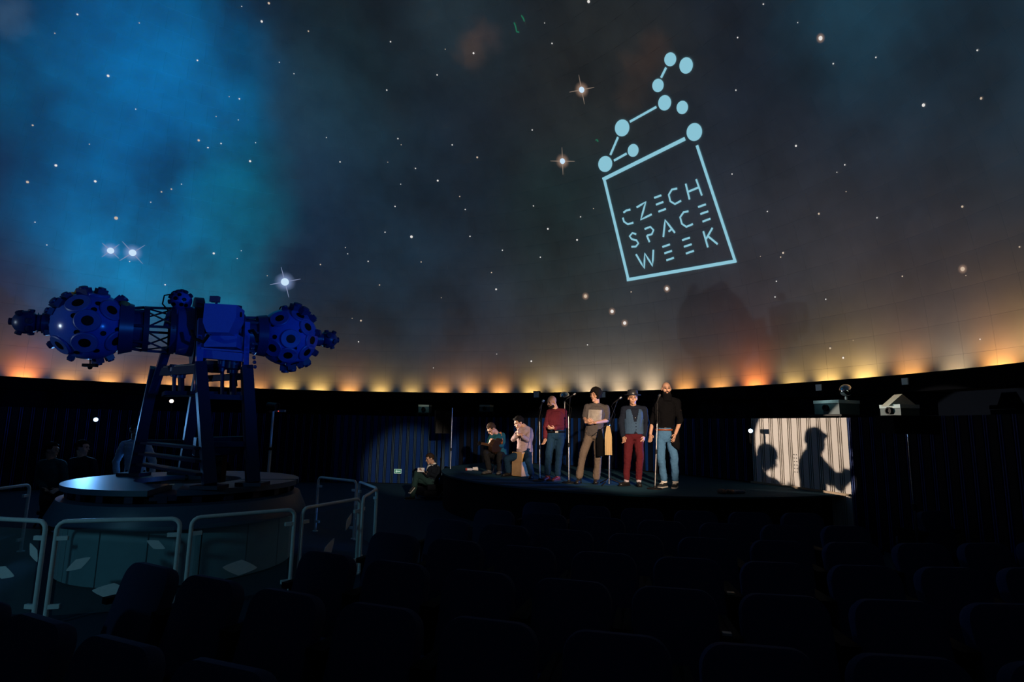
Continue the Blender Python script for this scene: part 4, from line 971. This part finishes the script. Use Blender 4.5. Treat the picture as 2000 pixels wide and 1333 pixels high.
# ================================================================== STAGE EQUIPMENT
M_standblack = mat('stand_black', (.007, .007, .008), .5, spec=.2)
def mic_stand(label, D, base, top, boom, mic_dir, tripod=False):
    b = at(base[0], base[1], D); b.z = STAGE_Z; tp = at(top[0], top[1], D); tp.x = lerp(b.x, tp.x, 1)
    t = thing('microphone_stand', 'steel microphone '+label, 'mic stand', b, 'microphone stands along the stage')
    if tripod:
        for k in range(3):
            a = R_(90+120*k+25); MB().tube([b+V((0, 0, .12)), b+V((math.cos(a)*.28, math.sin(a)*.28, .012))], .010, 8).build('leg', M_standblack, t)
    else: MB().lathe(b, (0, 0, 1), [(0, .13), (.012, .13), (.022, .11), (.026, .03), (.06, .018)], 28).build('base', M_standblack, t)
    mid = lerp(b, tp, .55)
    MB().cyl(b+V((0, 0, .02)), mid, .013, n=12).build('lower_tube', M_steel, t); MB().cyl(mid, tp, .0095, n=12).build('upper_tube', M_steel, t)
    MB().lathe(mid-(tp-b).normalized()*.03, tp-b, [(0, .019), (.07, .019), (.075, .014)], 14).build('clutch', M_standblack, t)
    pts = [at(x, y, D+dd) for x, y, dd in boom]
    for p, q in zip(pts[:-1], pts[1:]): MB().cyl(p, q, .007, n=8).build('boom', M_standblack, t)
    MB().sph(tp, .022, 10, 8).build('boom_joint', M_standblack, t)
    e = pts[-1]; d = V(mic_dir).normalized()
    m_ = thing('microphone', label.replace('microphone stand', 'microphone held by the stand') if 0 else 'black vocal microphone clipped to the '+label, 'microphone', e, 'vocal microphones')
    MB().lathe(e, d, [(-.10, .010), (-.05, .013), (.045, .018), (.05, .020)], 14).build('handle', M_standblack, m_)
    MB().lathe(e+d*.05, d, [(0, .020), (.005, .024)]+[(.028+.024*math.sin(x), .024*math.cos(x)) for x in (-.4, 0, .5, 1.0, 1.4)], 14).build('grille', M_steel, m_)
    MB().tube([e-d*.10, e-d*.14+V((0, 0, -.03)), lerp(e, tp, .5)+V((.03, 0, -.05)), tp+V((.02, -.01, -.1)), lerp(b, tp, .5)+V((.02, -.02, 0)), b+V((.03, -.03, .02))], .004, 6).build('cable', M_black, m_)
    return t
mic_stand('stand beside the man in burgundy', 11.0, (1054, 937), (1054, 822), [(1044, 870, 0), (1050, 838, 0), (1058, 790, -.02)], (.35, -.25, .8))
mic_stand('stand between burgundy shirt and curly-haired man', 10.75, (1111, 940), (1110.5, 812), [(1111, 812, 0), (1113.5, 778, 0), (1116, 774, -.03)], (.8, -.2, .5))
mic_stand('stand with towels hanging from it', 10.5, (1189.5, 946), (1190.5, 828), [(1158, 851, 0), (1190.5, 826, 0), (1206, 782, -.02)], (.7, -.2, .55), True)
mic_stand('stand in front of the man in black', 9.95, (1279, 950), (1283.5, 826), [(1283.5, 826, 0), (1284, 784, -.02), (1285.5, 780, .0)], (.4, .3, .8))
# towels over the third stand
def towel(label, mtl, px0, px1, y0, y1, D, flare=0):
    a, b = at(px0, y0, D), at(px1, y0, D); h = a.z-at(px0, y1, D).z; mb = MB(); vs_, nx, nz_ = [], 10, 14
    for side in (0, 1):
        for j in range(nz_+1):
            for i in range(nx+1):
                u, v_ = i/nx, j/nz_; k = .012*math.sin(u*9+v_*2)*(.3+v_)
                x = lerp(a.x, b.x, .5)+(u-.5)*(b.x-a.x)*(.45+.55*min(1, v_*3))+flare*v_
                vs_.append(V((x, a.y-.02+k+(.018 if side else 0), a.z-h*v_)))
    o = (nx+1)*(nz_+1); fs = []
    for j in range(nz_):
        for i in range(nx):
            q = j*(nx+1)+i; fs += [(q, q+1, q+nx+2, q+nx+1), (o+q+nx+1, o+q+nx+2, o+q+1, o+q)]
    rim = [i for i in range(nx+1)]+[j*(nx+1)+nx for j in range(1, nz_+1)]+[nz_*(nx+1)+i for i in range(nx-1, -1, -1)]+[j*(nx+1) for j in range(nz_-1, 0, -1)]
    for i, r in enumerate(rim): n2 = rim[(i+1) % len(rim)]; fs.append((r, n2, o+n2, o+r))
    return tag(mb.add(vs_, fs).build('towel', mtl, None), label, 'towel')
towel('beige towel hanging from the microphone stand', mat('towel_beige', (.48, .34, .17), .95, scale=120, bump=.4), 1181, 1194.5, 832, 889, 10.42)
towel('black towel hanging beside the beige towel', C['black'], 1166, 1178, 838, 892, 10.5)

# box drum
cj = at(1017, 931, 11.78); cj.z = STAGE_Z
cjn = thing('box_drum', 'upright wooden box drum under the man in the pink shirt', 'drum', cj)
Mw, Mw2 = mat('plywood', (.56, .33, .13), .5, var=.25, scale=12), mat('plywood_front', (.40, .26, .14), .5, var=.35, scale=9)
rz = Matrix.Rotation(R_(40), 3, 'Z'); ce = cj+V((.03, .12, 0))
for dx, dy, sx_, sy_, nm, mm in ((-.145, 0, .010, .30, 'front_panel', Mw2), (.145, 0, .010, .30, 'back_panel', Mw), (0, -.145, .28, .012, 'side_panel', Mw), (0, .145, .28, .012, 'side_panel', Mw)):
    MB().box(ce+rz @ V((dx, dy, .255)), (sx_, sy_, .45), rz).build(nm, mm, cjn, False)
MB().box(ce+V((0, 0, .486)), (.30, .30, .014), rz).build('top_panel', Mw, cjn, False); MB().box(ce+V((0, 0, .026)), (.30, .30, .014), rz).build('bottom_panel', Mw, cjn, False)
for sx_ in (-1, 1):
    for sy_ in (-1, 1): MB().lathe(ce+rz @ V((sx_*.12, sy_*.12, 0)), (0, 0, 1), [(0, .016), (.02, .018)], 10).build('rubber_foot', M_black, cjn)
# guitarist's stool
gs = GP['pelvis'].copy(); sz = gs.z-.14
gst = thing('stool', 'dark stool under the guitarist', 'stool', (gs.x, gs.y+.02, STAGE_Z))
MB().lathe((gs.x, gs.y+.02, sz-.05), (0, 0, 1), [(0, .16), (.01, .17), (.05, .165)], 24).build('seat', M_seatdark, gst)
for k in range(4): a = math.pi/4+k*math.pi/2; MB().cyl((gs.x+.19*math.cos(a), gs.y+.02+.19*math.sin(a), STAGE_Z), (gs.x+.12*math.cos(a), gs.y+.02+.12*math.sin(a), sz-.04), .013, n=8).build('leg', M_standblack, gst)
# guitar: body against the chest, neck towards the left hand
gb = lerp(GP['wrR'], GP['pelvis'], .25)+V((-.02, -.08, .03)); gd = V((-.42, -.88, .10)).normalized()
gn = V((-.85, .40, .25)); gn = (gn-gd*gn.dot(gd)).normalized(); gs2 = gd.cross(gn)
gt = thing('acoustic_guitar', 'dark acoustic guitar on the lap of the man with glasses', 'guitar', (gb.x, gb.y, gb.z))
outl = []
for i in range(36):
    a = 2*math.pi*i/36; l = math.cos(a); w_ = math.sin(a)*(.19-.03*l-.055*math.exp(-((l-.15)/.30)**2)); outl.append((l*.23, w_))
k = len(outl); vs_ = [gb+gd*a+gs2*b-gn*.045 for a, b in outl]+[gb+gd*a+gs2*b+gn*.045 for a, b in outl]
MB().add(vs_, [tuple(range(k)), tuple(reversed(range(k, 2*k)))]+[(i, (i+1) % k, k+(i+1) % k, k+i) for i in range(k)]).build('guitar_body', mat('guitar_dark', (.035, .018, .010), .25), gt, True, 50)
MB().lathe(gb+gd*.06+gn*.046, gn, [(0, .048), (.002, .048)], 24).build('sound_hole', M_lens, gt)
MB().bar(gb+gd*.20+gn*.045, gb+gd*.58+gn*.05, .05, .022, gn).build('neck', mat('guitar_neck', (.10, .05, .025), .35), gt, False)
hd_ = MB().bar(gb+gd*.57+gn*.05, gb+gd*.72+gn*.035, .06, .018, gn, .075, .016).build('headstock', M_standblack, gt, False)
for i in range(3):
    for s_ in (-1, 1): MB().cyl(gb+gd*(.60+.04*i)+gs2*s_*.035+gn*.04, gb+gd*(.60+.04*i)+gs2*s_*.058+gn*.04, .007, n=8).build('tuning_peg', M_chrome, hd_)
MB().box(gb-gd*.10+gn*.05, (.03, .14, .012), Matrix((gd, gs2, gn)).transposed()).build('bridge', M_standblack, gt, False)
for i in range(6): MB().cyl(gb-gd*.10+gs2*(i-2.5)*.009+gn*.058, gb+gd*.60+gs2*(i-2.5)*.007+gn*.066, .0012, n=5).build('string', M_chrome, gt)
stp = [gb-gd*.22, GP['shR']+V((.02, -.07, -.10)), GP['shR']+V((-.05, -.045, .07)), lerp(GP['neck'], GP['shR'], .5)+V((0, .10, -.02)), gb+gd*.2+V((0, .03, .02))]
sm = MB(); q = [stp[0], lerp(stp[0], stp[1], .5)+V((.0, -.12, .03)), stp[1]+V((-.03, -.03, .0)), stp[2]]
for p0, p1 in zip(q[:-1], q[1:]): sm.bar(p0, p1, .055, .006, V((0, -1, .2)))
sm.build('strap', mat('leather_orange', (.42, .12, .03), .5), gt, False)

# small things on the boards
def lump(name, label, cat, px, py, mtl, s=1.0, elong=1.6):
    c = ground(px, py, STAGE_Z); g = MB()
    for i in range(7): g.sph(c+V((random.uniform(-.08, .08)*elong*s, random.uniform(-.05, .05)*s, .035*s)), .04*s, 10, 8)
    me = remesh(g, name, .010, 2, .008, 25); co = np.empty(len(me.vertices)*3); me.vertices.foreach_get('co', co); co = co.reshape(-1, 3); co[:, 2] = np.maximum(co[:, 2], STAGE_Z+.002); me.vertices.foreach_set('co', (co-np.array(c)).ravel())
    me.materials.append(mtl); o = link(name, me); o.location = c; return tag(o, label, cat)
lump('scarf', 'crumpled brown scarf lying on the bare end of the stage', 'scarf', 1418, 965, mat('scarf_brown', (.30, .16, .10), .9), 1.0, 1.1)
lump('glove', 'crumpled grey glove beside the brown scarf on stage', 'glove', 1445, 965, mat('glove_grey', (.20, .21, .24), .8), .8, 1.3)
bt = ground(912, 920, STAGE_Z); b_ = thing('drink_bottle', 'small red-capped bottle lying at the stage tip', 'bottle', bt)
MB().lathe(bt+V((0, 0, .03)), (1, .1, 0), [(0, .028), (.10, .030), (.13, .014), (.15, .014)], 16).build('bottle_body', mat('bottle_clear', (.5, .5, .5), .2), b_); MB().lathe(bt+V((0, 0, .03)), (-1, -.1, 0), [(-.004, .03), (.03, .03)], 16).build('cap', mat('cap_red', (.45, .05, .04), .5), b_)
cp_ = ground(928, 920, STAGE_Z); c_ = thing('paper_cup', 'white tipped-over paper cup at the stage tip beside the bottle', 'cup', cp_)
MB().lathe(cp_+V((-.06, 0, .045)), (1, .15, 0), [(0, .032), (.12, .045), (.125, .047), (.12, .043), (.01, .030)], 20).build('cup_wall', C['white'], c_)
MB().lathe(cp_+V((-.06, 0, .045)), (1, .15, 0), [(.004, .031), (.008, .031)], 20).build('cup_base', C['white'], c_)

# low chair of the lounging man
pc = PP['pelvis']; ar = thing('lounge_chair', 'low black lounge chair below the stage', 'chair', (pc.x+.1, pc.y+.05, 0))
f_ = V((-.85, -.5, 0)).normalized(); s2 = V((f_.y, -f_.x, 0)); zz = V((0, 0, 1)); m3 = Matrix((s2, f_, zz)).transposed(); sz = max(.22, pc.z-.16)
put('seat', remesh(MB().box(V((pc.x, pc.y, sz-.08))-f_*-.02, (.62, .60, .15), m3), 'seat', .02, 3), M_seatdark, ar)
put('backrest', remesh(MB().bar(V((pc.x, pc.y, sz-.12))-f_*.28, V((pc.x, pc.y, sz+.48))-f_*.50, .62, .12, f_), 'backrest', .02, 3), M_seatdark, ar)
for s_ in (-1, 1):
    put('armrest', remesh(MB().box(V((pc.x, pc.y, sz+.06))+s2*s_*.35, (.09, .56, .14), m3), 'armrest', .02, 2), M_seatdark, ar)
    for e in (-.26, .26): MB().cyl(V((pc.x, pc.y, 0))+s2*s_*.28+f_*e, V((pc.x, pc.y, sz-.14))+s2*s_*.28+f_*e, .018, n=8).build('leg', M_standblack, ar)

# loudspeaker on its stand and a thin light pole by the stage tip
lsb = at(864, 826, 15.7); ls = thing('loudspeaker', 'black loudspeaker on a stand behind the lounging man', 'speaker', (lsb.x, lsb.y, 1.42))
MB().box(lsb+V((0, 0, .02)), (.40, .36, .62), Matrix.Rotation(.25, 3, 'Z')).build('cabinet', M_standblack, ls, False)
fd = Matrix.Rotation(.25, 3, 'Z') @ V((0, -1, 0))
MB().lathe(lsb+fd*.181+V((0, 0, -.1)), fd, [(0, .14), (.006, .14), (.004, .10)], 28).build('woofer', M_lens, ls); MB().lathe(lsb+fd*.181+V((0, 0, .2)), fd, [(0, .06), (.006, .06)], 20).build('horn', M_lens, ls)
def tripod_stand(name, label, cat, b, h, mtl, spread=.45, r=.018):
    t = thing(name, label, cat, (b.x, b.y, b.z))
    MB().cyl(b+V((0, 0, .08)), b+V((0, 0, h*.55)), r, n=12).build('lower_pole', mtl, t); MB().cyl(b+V((0, 0, h*.55)), b+V((0, 0, h)), r*.75, n=12).build('upper_pole', mtl, t)
    MB().lathe(b+V((0, 0, h*.55-.04)), (0, 0, 1), [(0, r*1.6), (.07, r*1.6)], 12).build('collar', M_standblack, t)
    for k in range(3):
        a = R_(30+120*k); MB().cyl(b+V((math.cos(a)*spread, math.sin(a)*spread, .012)), b+V((0, 0, .42)), r*.7, n=8).build('leg', mtl, t)
    return t
lsp = V((lsb.x, lsb.y, 0)); tripod_stand('speaker_stand', 'tripod stand carrying the black loudspeaker', 'stand', lsp, lsb.z-.29, M_standblack, .30)
pb = at(880, 905, 13.6); pb.z = 0; tripod_stand('light_pole', 'thin bright steel pole beside the black loudspeaker', 'stand', pb, at(882, 797, 13.6).z, M_steel, .35, .014)

# the side lamp whose beam reaches the cream wall
sb = V((LAMP_A.x-.02, LAMP_A.y+.02, 0)); lt = tripod_stand('lamp_stand', 'pale lamp stand standing alone beyond the star projector', 'lamp stand', sb, LAMP_A.z-.12, mat('stand_pale', (.60, .72, .80), .4, .1), .45, .035)
MB().lathe(LAMP_A+V((-.20, .08, .02)), V((10.85, -3.5, -.87)), [(0, .06), (.02, .085), (.28, .09), (.30, .098), (.30, .08), (.24, .075)], 20).build('lamp_head', M_standblack, lt)
MB().box(LAMP_A+V((-.12, .04, -.13)), (.05, .16, .06)).build('bracket', M_standblack, lt, False)
bxp = at(547, 803, 14.6); o = tag(MB().box(bxp, (.26, .10, .06)).build('control_box', mat('box_grey', (.18, .20, .21), .5), None, False), 'small grey control box with red light above the lamp stand', 'control box')
o2 = MB().sph(bxp+V((-.02, -.056, -.01)), .010, 8, 6).build('red_light', mat('led_red', (.3, .02, .02), .4, emit=(1, .1, .05), estr=1.5), o)

# lit lamps in view
def can_lamp(label, c, aim, col, s, r=.07):
    d = (V(aim)-c).normalized(); t = thing('spot_lamp', label, 'lamp', c)
    MB().lathe(c-d*.16, d, [(0, r*.7), (.02, r*.95), (.15, r), (.165, r*1.05), (.165, r*.9), (.13, r*.88)], 20).build('housing', M_standblack, t)
    MB().lathe(c-d*.028, d, [(0, r*.86), (.01, r*.86)], 20).build('lens', emat('lamp_'+label.split()[0]+str(int(c.x*10)), col, s), t)
    MB().bar(c-d*.08+V((0, 0, -.0)), V((c.x, c.y, c.z))-d*.08+V((0, 0, -.25)), .03, .03).build('bracket', M_standblack, t, False)
    return t
def facing(c, px_shift=0): return EYE+V((px_shift, 0, 0))
can_lamp('blue-white lamp glowing at the dark end of the cream wall', BLUE_LAMP+V((.05, .05, 0)), (.8, 1, 1.7), (.55, .80, 1), 9, .045)
can_lamp('blue-white lamp glowing on the far wall beyond the projector', BLUE_LAMP2+V((0, .1, 0)), (-1, 0, 1.7), (.35, .70, 1), 9, .045)
wl = at(335, 784, 14.0); can_lamp('warm white lamp seen through the projector legs', wl, (0, 0, 1.75), (1, .85, .62), 9, .05)

# ring equipment behind the partition wall
def ring_at(px, py, r):
    d = FW*FPX + RT*(px-1000) - UP*(py-666.5); h = V((d.x, d.y)); L = h.length; h.normalize(); oc = V((-CX, -CY)); b = oc.dot(h)
    t = -b+math.sqrt(b*b-oc.length_squared+r*r); return EYE+d*(t/L)
def video_projector(label, px, py, r, w_, h_, trim):
    c = ring_at(px, py, r); az = math.atan2(c.y-CY, c.x-CX); m3 = Matrix.Rotation(az+math.pi/2, 3, 'Z'); z0 = c.z-h_/2
    t = thing('video_projector', label, 'projector', (c.x, c.y, 0))
    MB().box(c, (w_, w_*.9, h_), m3).build('case', mat('case_teal', (.035, .085, .095), .5), t, False)
    MB().box(c+V((0, 0, h_/2+.035)), (w_*1.02, w_*.95, .06), m3).build('lid', trim, t, False)
    f = m3 @ V((0, -1, 0)); f = -f if (V((CX, CY, c.z))-c).dot(f) < 0 else f
    MB().lathe(c+f*w_*.45+V((0, 0, .02)), f, [(0, .06), (.05, .06), (.05, .045), (.02, .04)], 20).build('lens_tube', M_lens, t)
    MB().box((c.x, c.y, z0-.02), (w_*1.3, w_*1.1, .03), m3).build('shelf', M_standblack, t, False)
    for sx_ in (-1, 1):
        for sy_ in (-1, 1):
            q = m3 @ V((sx_*w_*.55, sy_*w_*.45, 0)); MB().bar((c.x+q.x, c.y+q.y, 0), (c.x+q.x, c.y+q.y, z0-.03), .04, .04).build('leg', M_standblack, t, False)
    return c
PALE, TEALP = mat('lid_pale', (.42, .55, .56), .5), mat('lid_beige', (.38, .37, .30), .5)
vp1 = video_projector('video projector with pale lid above the cream wall panels', 1634, 800, 11.2, .56, .20, PALE)
vp2 = video_projector('video projector with beige lid above the wall near the loudspeaker', 830, 801, 11.0, .34, .18, TEALP)
vp3 = video_projector('dim video projector above the wall behind the guitarist', 950, 800, 11.2, .34, .14, TEALP)
vp4 = video_projector('video projector with white triangular cover at the dark wall end', 1757, 806, 11.0, .40, .12, PALE)
tri = MB(); c = vp4+V((0, 0, .10)); tri.add([c+V((-.24, -.1, 0)), c+V((.24, -.1, 0)), c+V((0, -.1, .20)), c+V((-.24, .1, 0)), c+V((.24, .1, 0)), c+V((0, .1, .20))], [(0, 1, 2), (3, 5, 4), (0, 3, 4, 1), (1, 4, 5, 2), (2, 5, 3, 0)])
tag(tri.build('cover_hood', mat('hood_cream', (.55, .52, .42), .6), None, False), 'cream triangular hood standing on the rightmost video projector', 'hood')
for c in (vp1, vp2, vp4):      # a small point light off the front of each lights its case
    l = bpy.data.lights.new('case_light', 'POINT'); l.energy = .9; l.color = (.75, 1, .95); l.shadow_soft_size = .03; o = bpy.data.objects.new('case_light', l); COL.objects.link(o); o.location = c+V((CX-c.x, CY-c.y, 0)).normalized()*.45+V((0, 0, .25))
def chrome_ball(label, px, py, r, rad):
    c = ring_at(px, py, r); t = thing('chrome_ball', label, 'ball', (c.x, c.y, c.z-rad-.3))
    MB().sph(c, rad, 32, 20).build('ball', M_chrome, t); MB().cyl(c-V((0, 0, rad+.30)), c-V((0, 0, rad-.01)), .018, n=10).build('stem', M_steel, t); MB().lathe(c-V((0, 0, rad+.06)), (0, 0, 1), [(0, .03), (.05, .03)], 12).build('collar', M_steel, t)
chrome_ball('chrome ball on short stem above the pale-lidded video projector', 1652, 763, 11.2, .115); chrome_ball('chrome ball behind the blue-lit microphone', 1103, 775, 11.3, .15)
for px, py, lab in ((1048, 771.5, 'white square box on rim between burgundy shirt and guitarist'), (1178, 771.5, 'white square box on rim behind the curly-haired man'), (1600, 757.5, 'white square box on rim beside the chrome ball'), (1769, 745.5, 'brightest white square box on rim at the dark wall end')):
    c = ring_at(px, py, RIM_R-.06); az = math.atan2(c.y-CY, c.x-CX); m3 = Matrix.Rotation(az, 3, 'Z'); s_ = 10.5*(c-EYE).length/FPX
    t = thing('rim_box', lab, 'box', c, 'white boxes on the dome rim'); MB().box(c+m3 @ V((.02, 0, 0)), (.05, s_*1.35, s_*1.35), m3).build('frame', M_black, t, False); MB().box(c+m3 @ V((-.012, 0, 0)), (.03, s_, s_), m3).build('cover', M_white, t, False)
# exit sign
ec = ring_at(777, 921, 9.93); az = math.atan2(ec.y-CY, ec.x-CX); m3 = Matrix.Rotation(az, 3, 'Z')
es = thing('exit_sign', 'small green exit sign with white arrow on blue wall', 'sign', ec); E_sg = mat('sign_green', (.02, .14, .10), .6, emit=(.01, .08, .05), estr=1.0); E_sw = mat('sign_white', (.6, .7, .65), .6, emit=(.5, .75, .65), estr=.5)
sw, sh_ = .215, .125
MB().box(ec, (.012, sw, sh_), m3).build('plate', E_sg, es, False)
def sgn(y0, z0, y1, z1, nm='border'): MB().box(ec+m3 @ V((-.009, (y0+y1)/2, (z0+z1)/2)), (.006, abs(y1-y0), abs(z1-z0)), m3).build(nm, E_sw, es, False)
for a in ((-sw/2, sh_/2-.010, sw/2, sh_/2), (-sw/2, -sh_/2, sw/2, -sh_/2+.010), (-sw/2, -sh_/2, -sw/2+.010, sh_/2), (sw/2-.010, -sh_/2, sw/2, sh_/2)): sgn(*a)
e_ = lambda y, z: ec+m3 @ V((-.010, y, z))
ar_ = [(.075, 0), (.03, .042), (.03, .014), (-.075, .014), (-.075, -.014), (.03, -.014), (.03, -.042)]; k = 7
MB().add([e_(y, z) for y, z in ar_]+[e_(y, z)+m3 @ V((.004, 0, 0)) for y, z in ar_], [tuple(range(k)), tuple(reversed(range(k, 2*k)))]+[(i, (i+1) % k, k+(i+1) % k, k+i) for i in range(k)]).build('arrow', E_sw, es, False)
# tall stand at the dark side
ts = at(1789, 1030, 6.4); ts.z = 0
t = tripod_stand('tall_stand', 'tall slim chrome stand at the dark wall beyond the seats', 'stand', ts, at(1772, 848, 6.6).z-.0, M_chrome, .5, .016)
MB().box(ts+V((0, 0, at(1772, 848, 6.6).z+.10)), (.5, .3, .2)).build('black_case', M_black, t, False)

# ================================================================== SEATS
def seat_parts():
    P = []
    def rbox(w_, h_, th, r, n=6):
        pts = []
        for cx_, cz_, a0_ in ((w_/2-r, h_-r, 0), (-w_/2+r, h_-r, 90), (-w_/2+.03, .03, 180), (w_/2-.03, .03, 270)):
            rr = r if cz_ > .1 else .03
            for i in range(n+1): a = R_(a0_+90*i/n); pts.append((cx_+rr*math.cos(a), cz_+rr*math.sin(a)))
        return pts
    pts = rbox(.50, .56, .1, .11); k = len(pts)
    def back(y, s): return [V((x*s, y, .28+(z-.28)*s)) for x, z in pts]
    rows = [back(-.055, .90), back(-.045, .97), back(0, 1.0), back(.04, .97), back(.05, .90)]
    tilt = Matrix.Rotation(R_(-17), 3, 'X'); vs_ = [tilt @ p+V((0, -.22, .26)) for r in rows for p in r]
    fs = [tuple(range(k)), tuple(reversed(range(4*k, 5*k)))]+[(j*k+i, j*k+(i+1) % k, (j+1)*k+(i+1) % k, (j+1)*k+i) for j in range(4) for i in range(k)]
    me = MB().add(vs_, fs).mesh('backrest', smooth=True, angle=50); me.materials.append(M_seat); P.append(('backrest', me))
    me = remesh(MB().box((0, .02, .40), (.46, .46, .12)), 'cushion', .03, 2); me.materials.append(M_seat); P.append(('cushion', me))
    for s_ in (-1, 1):
        me = MB().box((s_*.285, 0, .56), (.055, .42, .04)).box((s_*.285, .0, .30), (.04, .30, .50)).mesh('armrest'); me.materials.append(M_seatdark); P.append(('armrest', me))
    me = MB().box((0, -.02, .17), (.10, .24, .34)).box((0, -.02, .012), (.40, .34, .024)).mesh('base'); me.materials.append(M_seatdark); P.append(('base', me))
    return P
SP = seat_parts(); ORD = ['first', 'second', 'third', 'fourth', 'fifth', 'sixth', 'seventh', 'eighth', 'ninth', 'tenth', 'eleventh', 'twelfth', 'thirteenth', 'fourteenth']
ROWS = [(11.74, -32.2, -3), (10.87, -29.2, 0), (10.0, -25.4, 4), (9.13, -25.7, 9), (8.26, -25.5, 14), (7.39, -25.0, 20), (6.52, -23.0, 27)]
SEATS = []
for ri, (r, f0, f1) in enumerate(ROWS):
    st_ = math.degrees(.61/r); k = 0; f = f0
    while f < f1:
        a = R_(f); p = V((SX+r*math.sin(a), SY-r*math.cos(a), 0))
        if math.hypot(p.x-CX, p.y-CY) < 9.55 and (p.xy-ts.xy).length > .85:
            o = thing('theatre_seat', 'dark blue theatre seat, %s from the aisle in the %s row back from the stage' % (ORD[k], ORD[len(ROWS)-1-ri]), 'seat', p, 'rows of theatre seats facing the stage')
            o.rotation_euler = (0, 0, a); SEATS.append(o)
            for nm, me in SP: c = bpy.data.objects.new(nm, me); COL.objects.link(c); c.parent = o
            k += 1
        f += st_
# small number plates on three armrests
for px, py, col in ((1266, 1123.5, (.45, .48, .52)), (1404, 1134, (.42, .36, .24)), (1397, 1194, (.30, .30, .33))):
    best = min(SEATS, key=lambda o: (at(px, py, (1.75-.60)*FPX/(py-838)).xy-o.location.xy).length)
    q = at(px, py, (1.75-.60)*FPX/(py-838)); sgn_ = 1 if (q.xy-best.location.xy).dot(V((math.cos(best.rotation_euler.z), math.sin(best.rotation_euler.z)))) > 0 else -1
    me = MB().box((sgn_*.285, -.16, .589), (.05, .035, .014)).mesh('number_plate'); me.materials.append(mat('plate_%d' % px, col, .4)); c = bpy.data.objects.new('number_plate', me); COL.objects.link(c); c.parent = best

bpy.data.scenes.remove(TMP)
for o in bpy.data.objects:
    if '_o' in o: del o['_o']
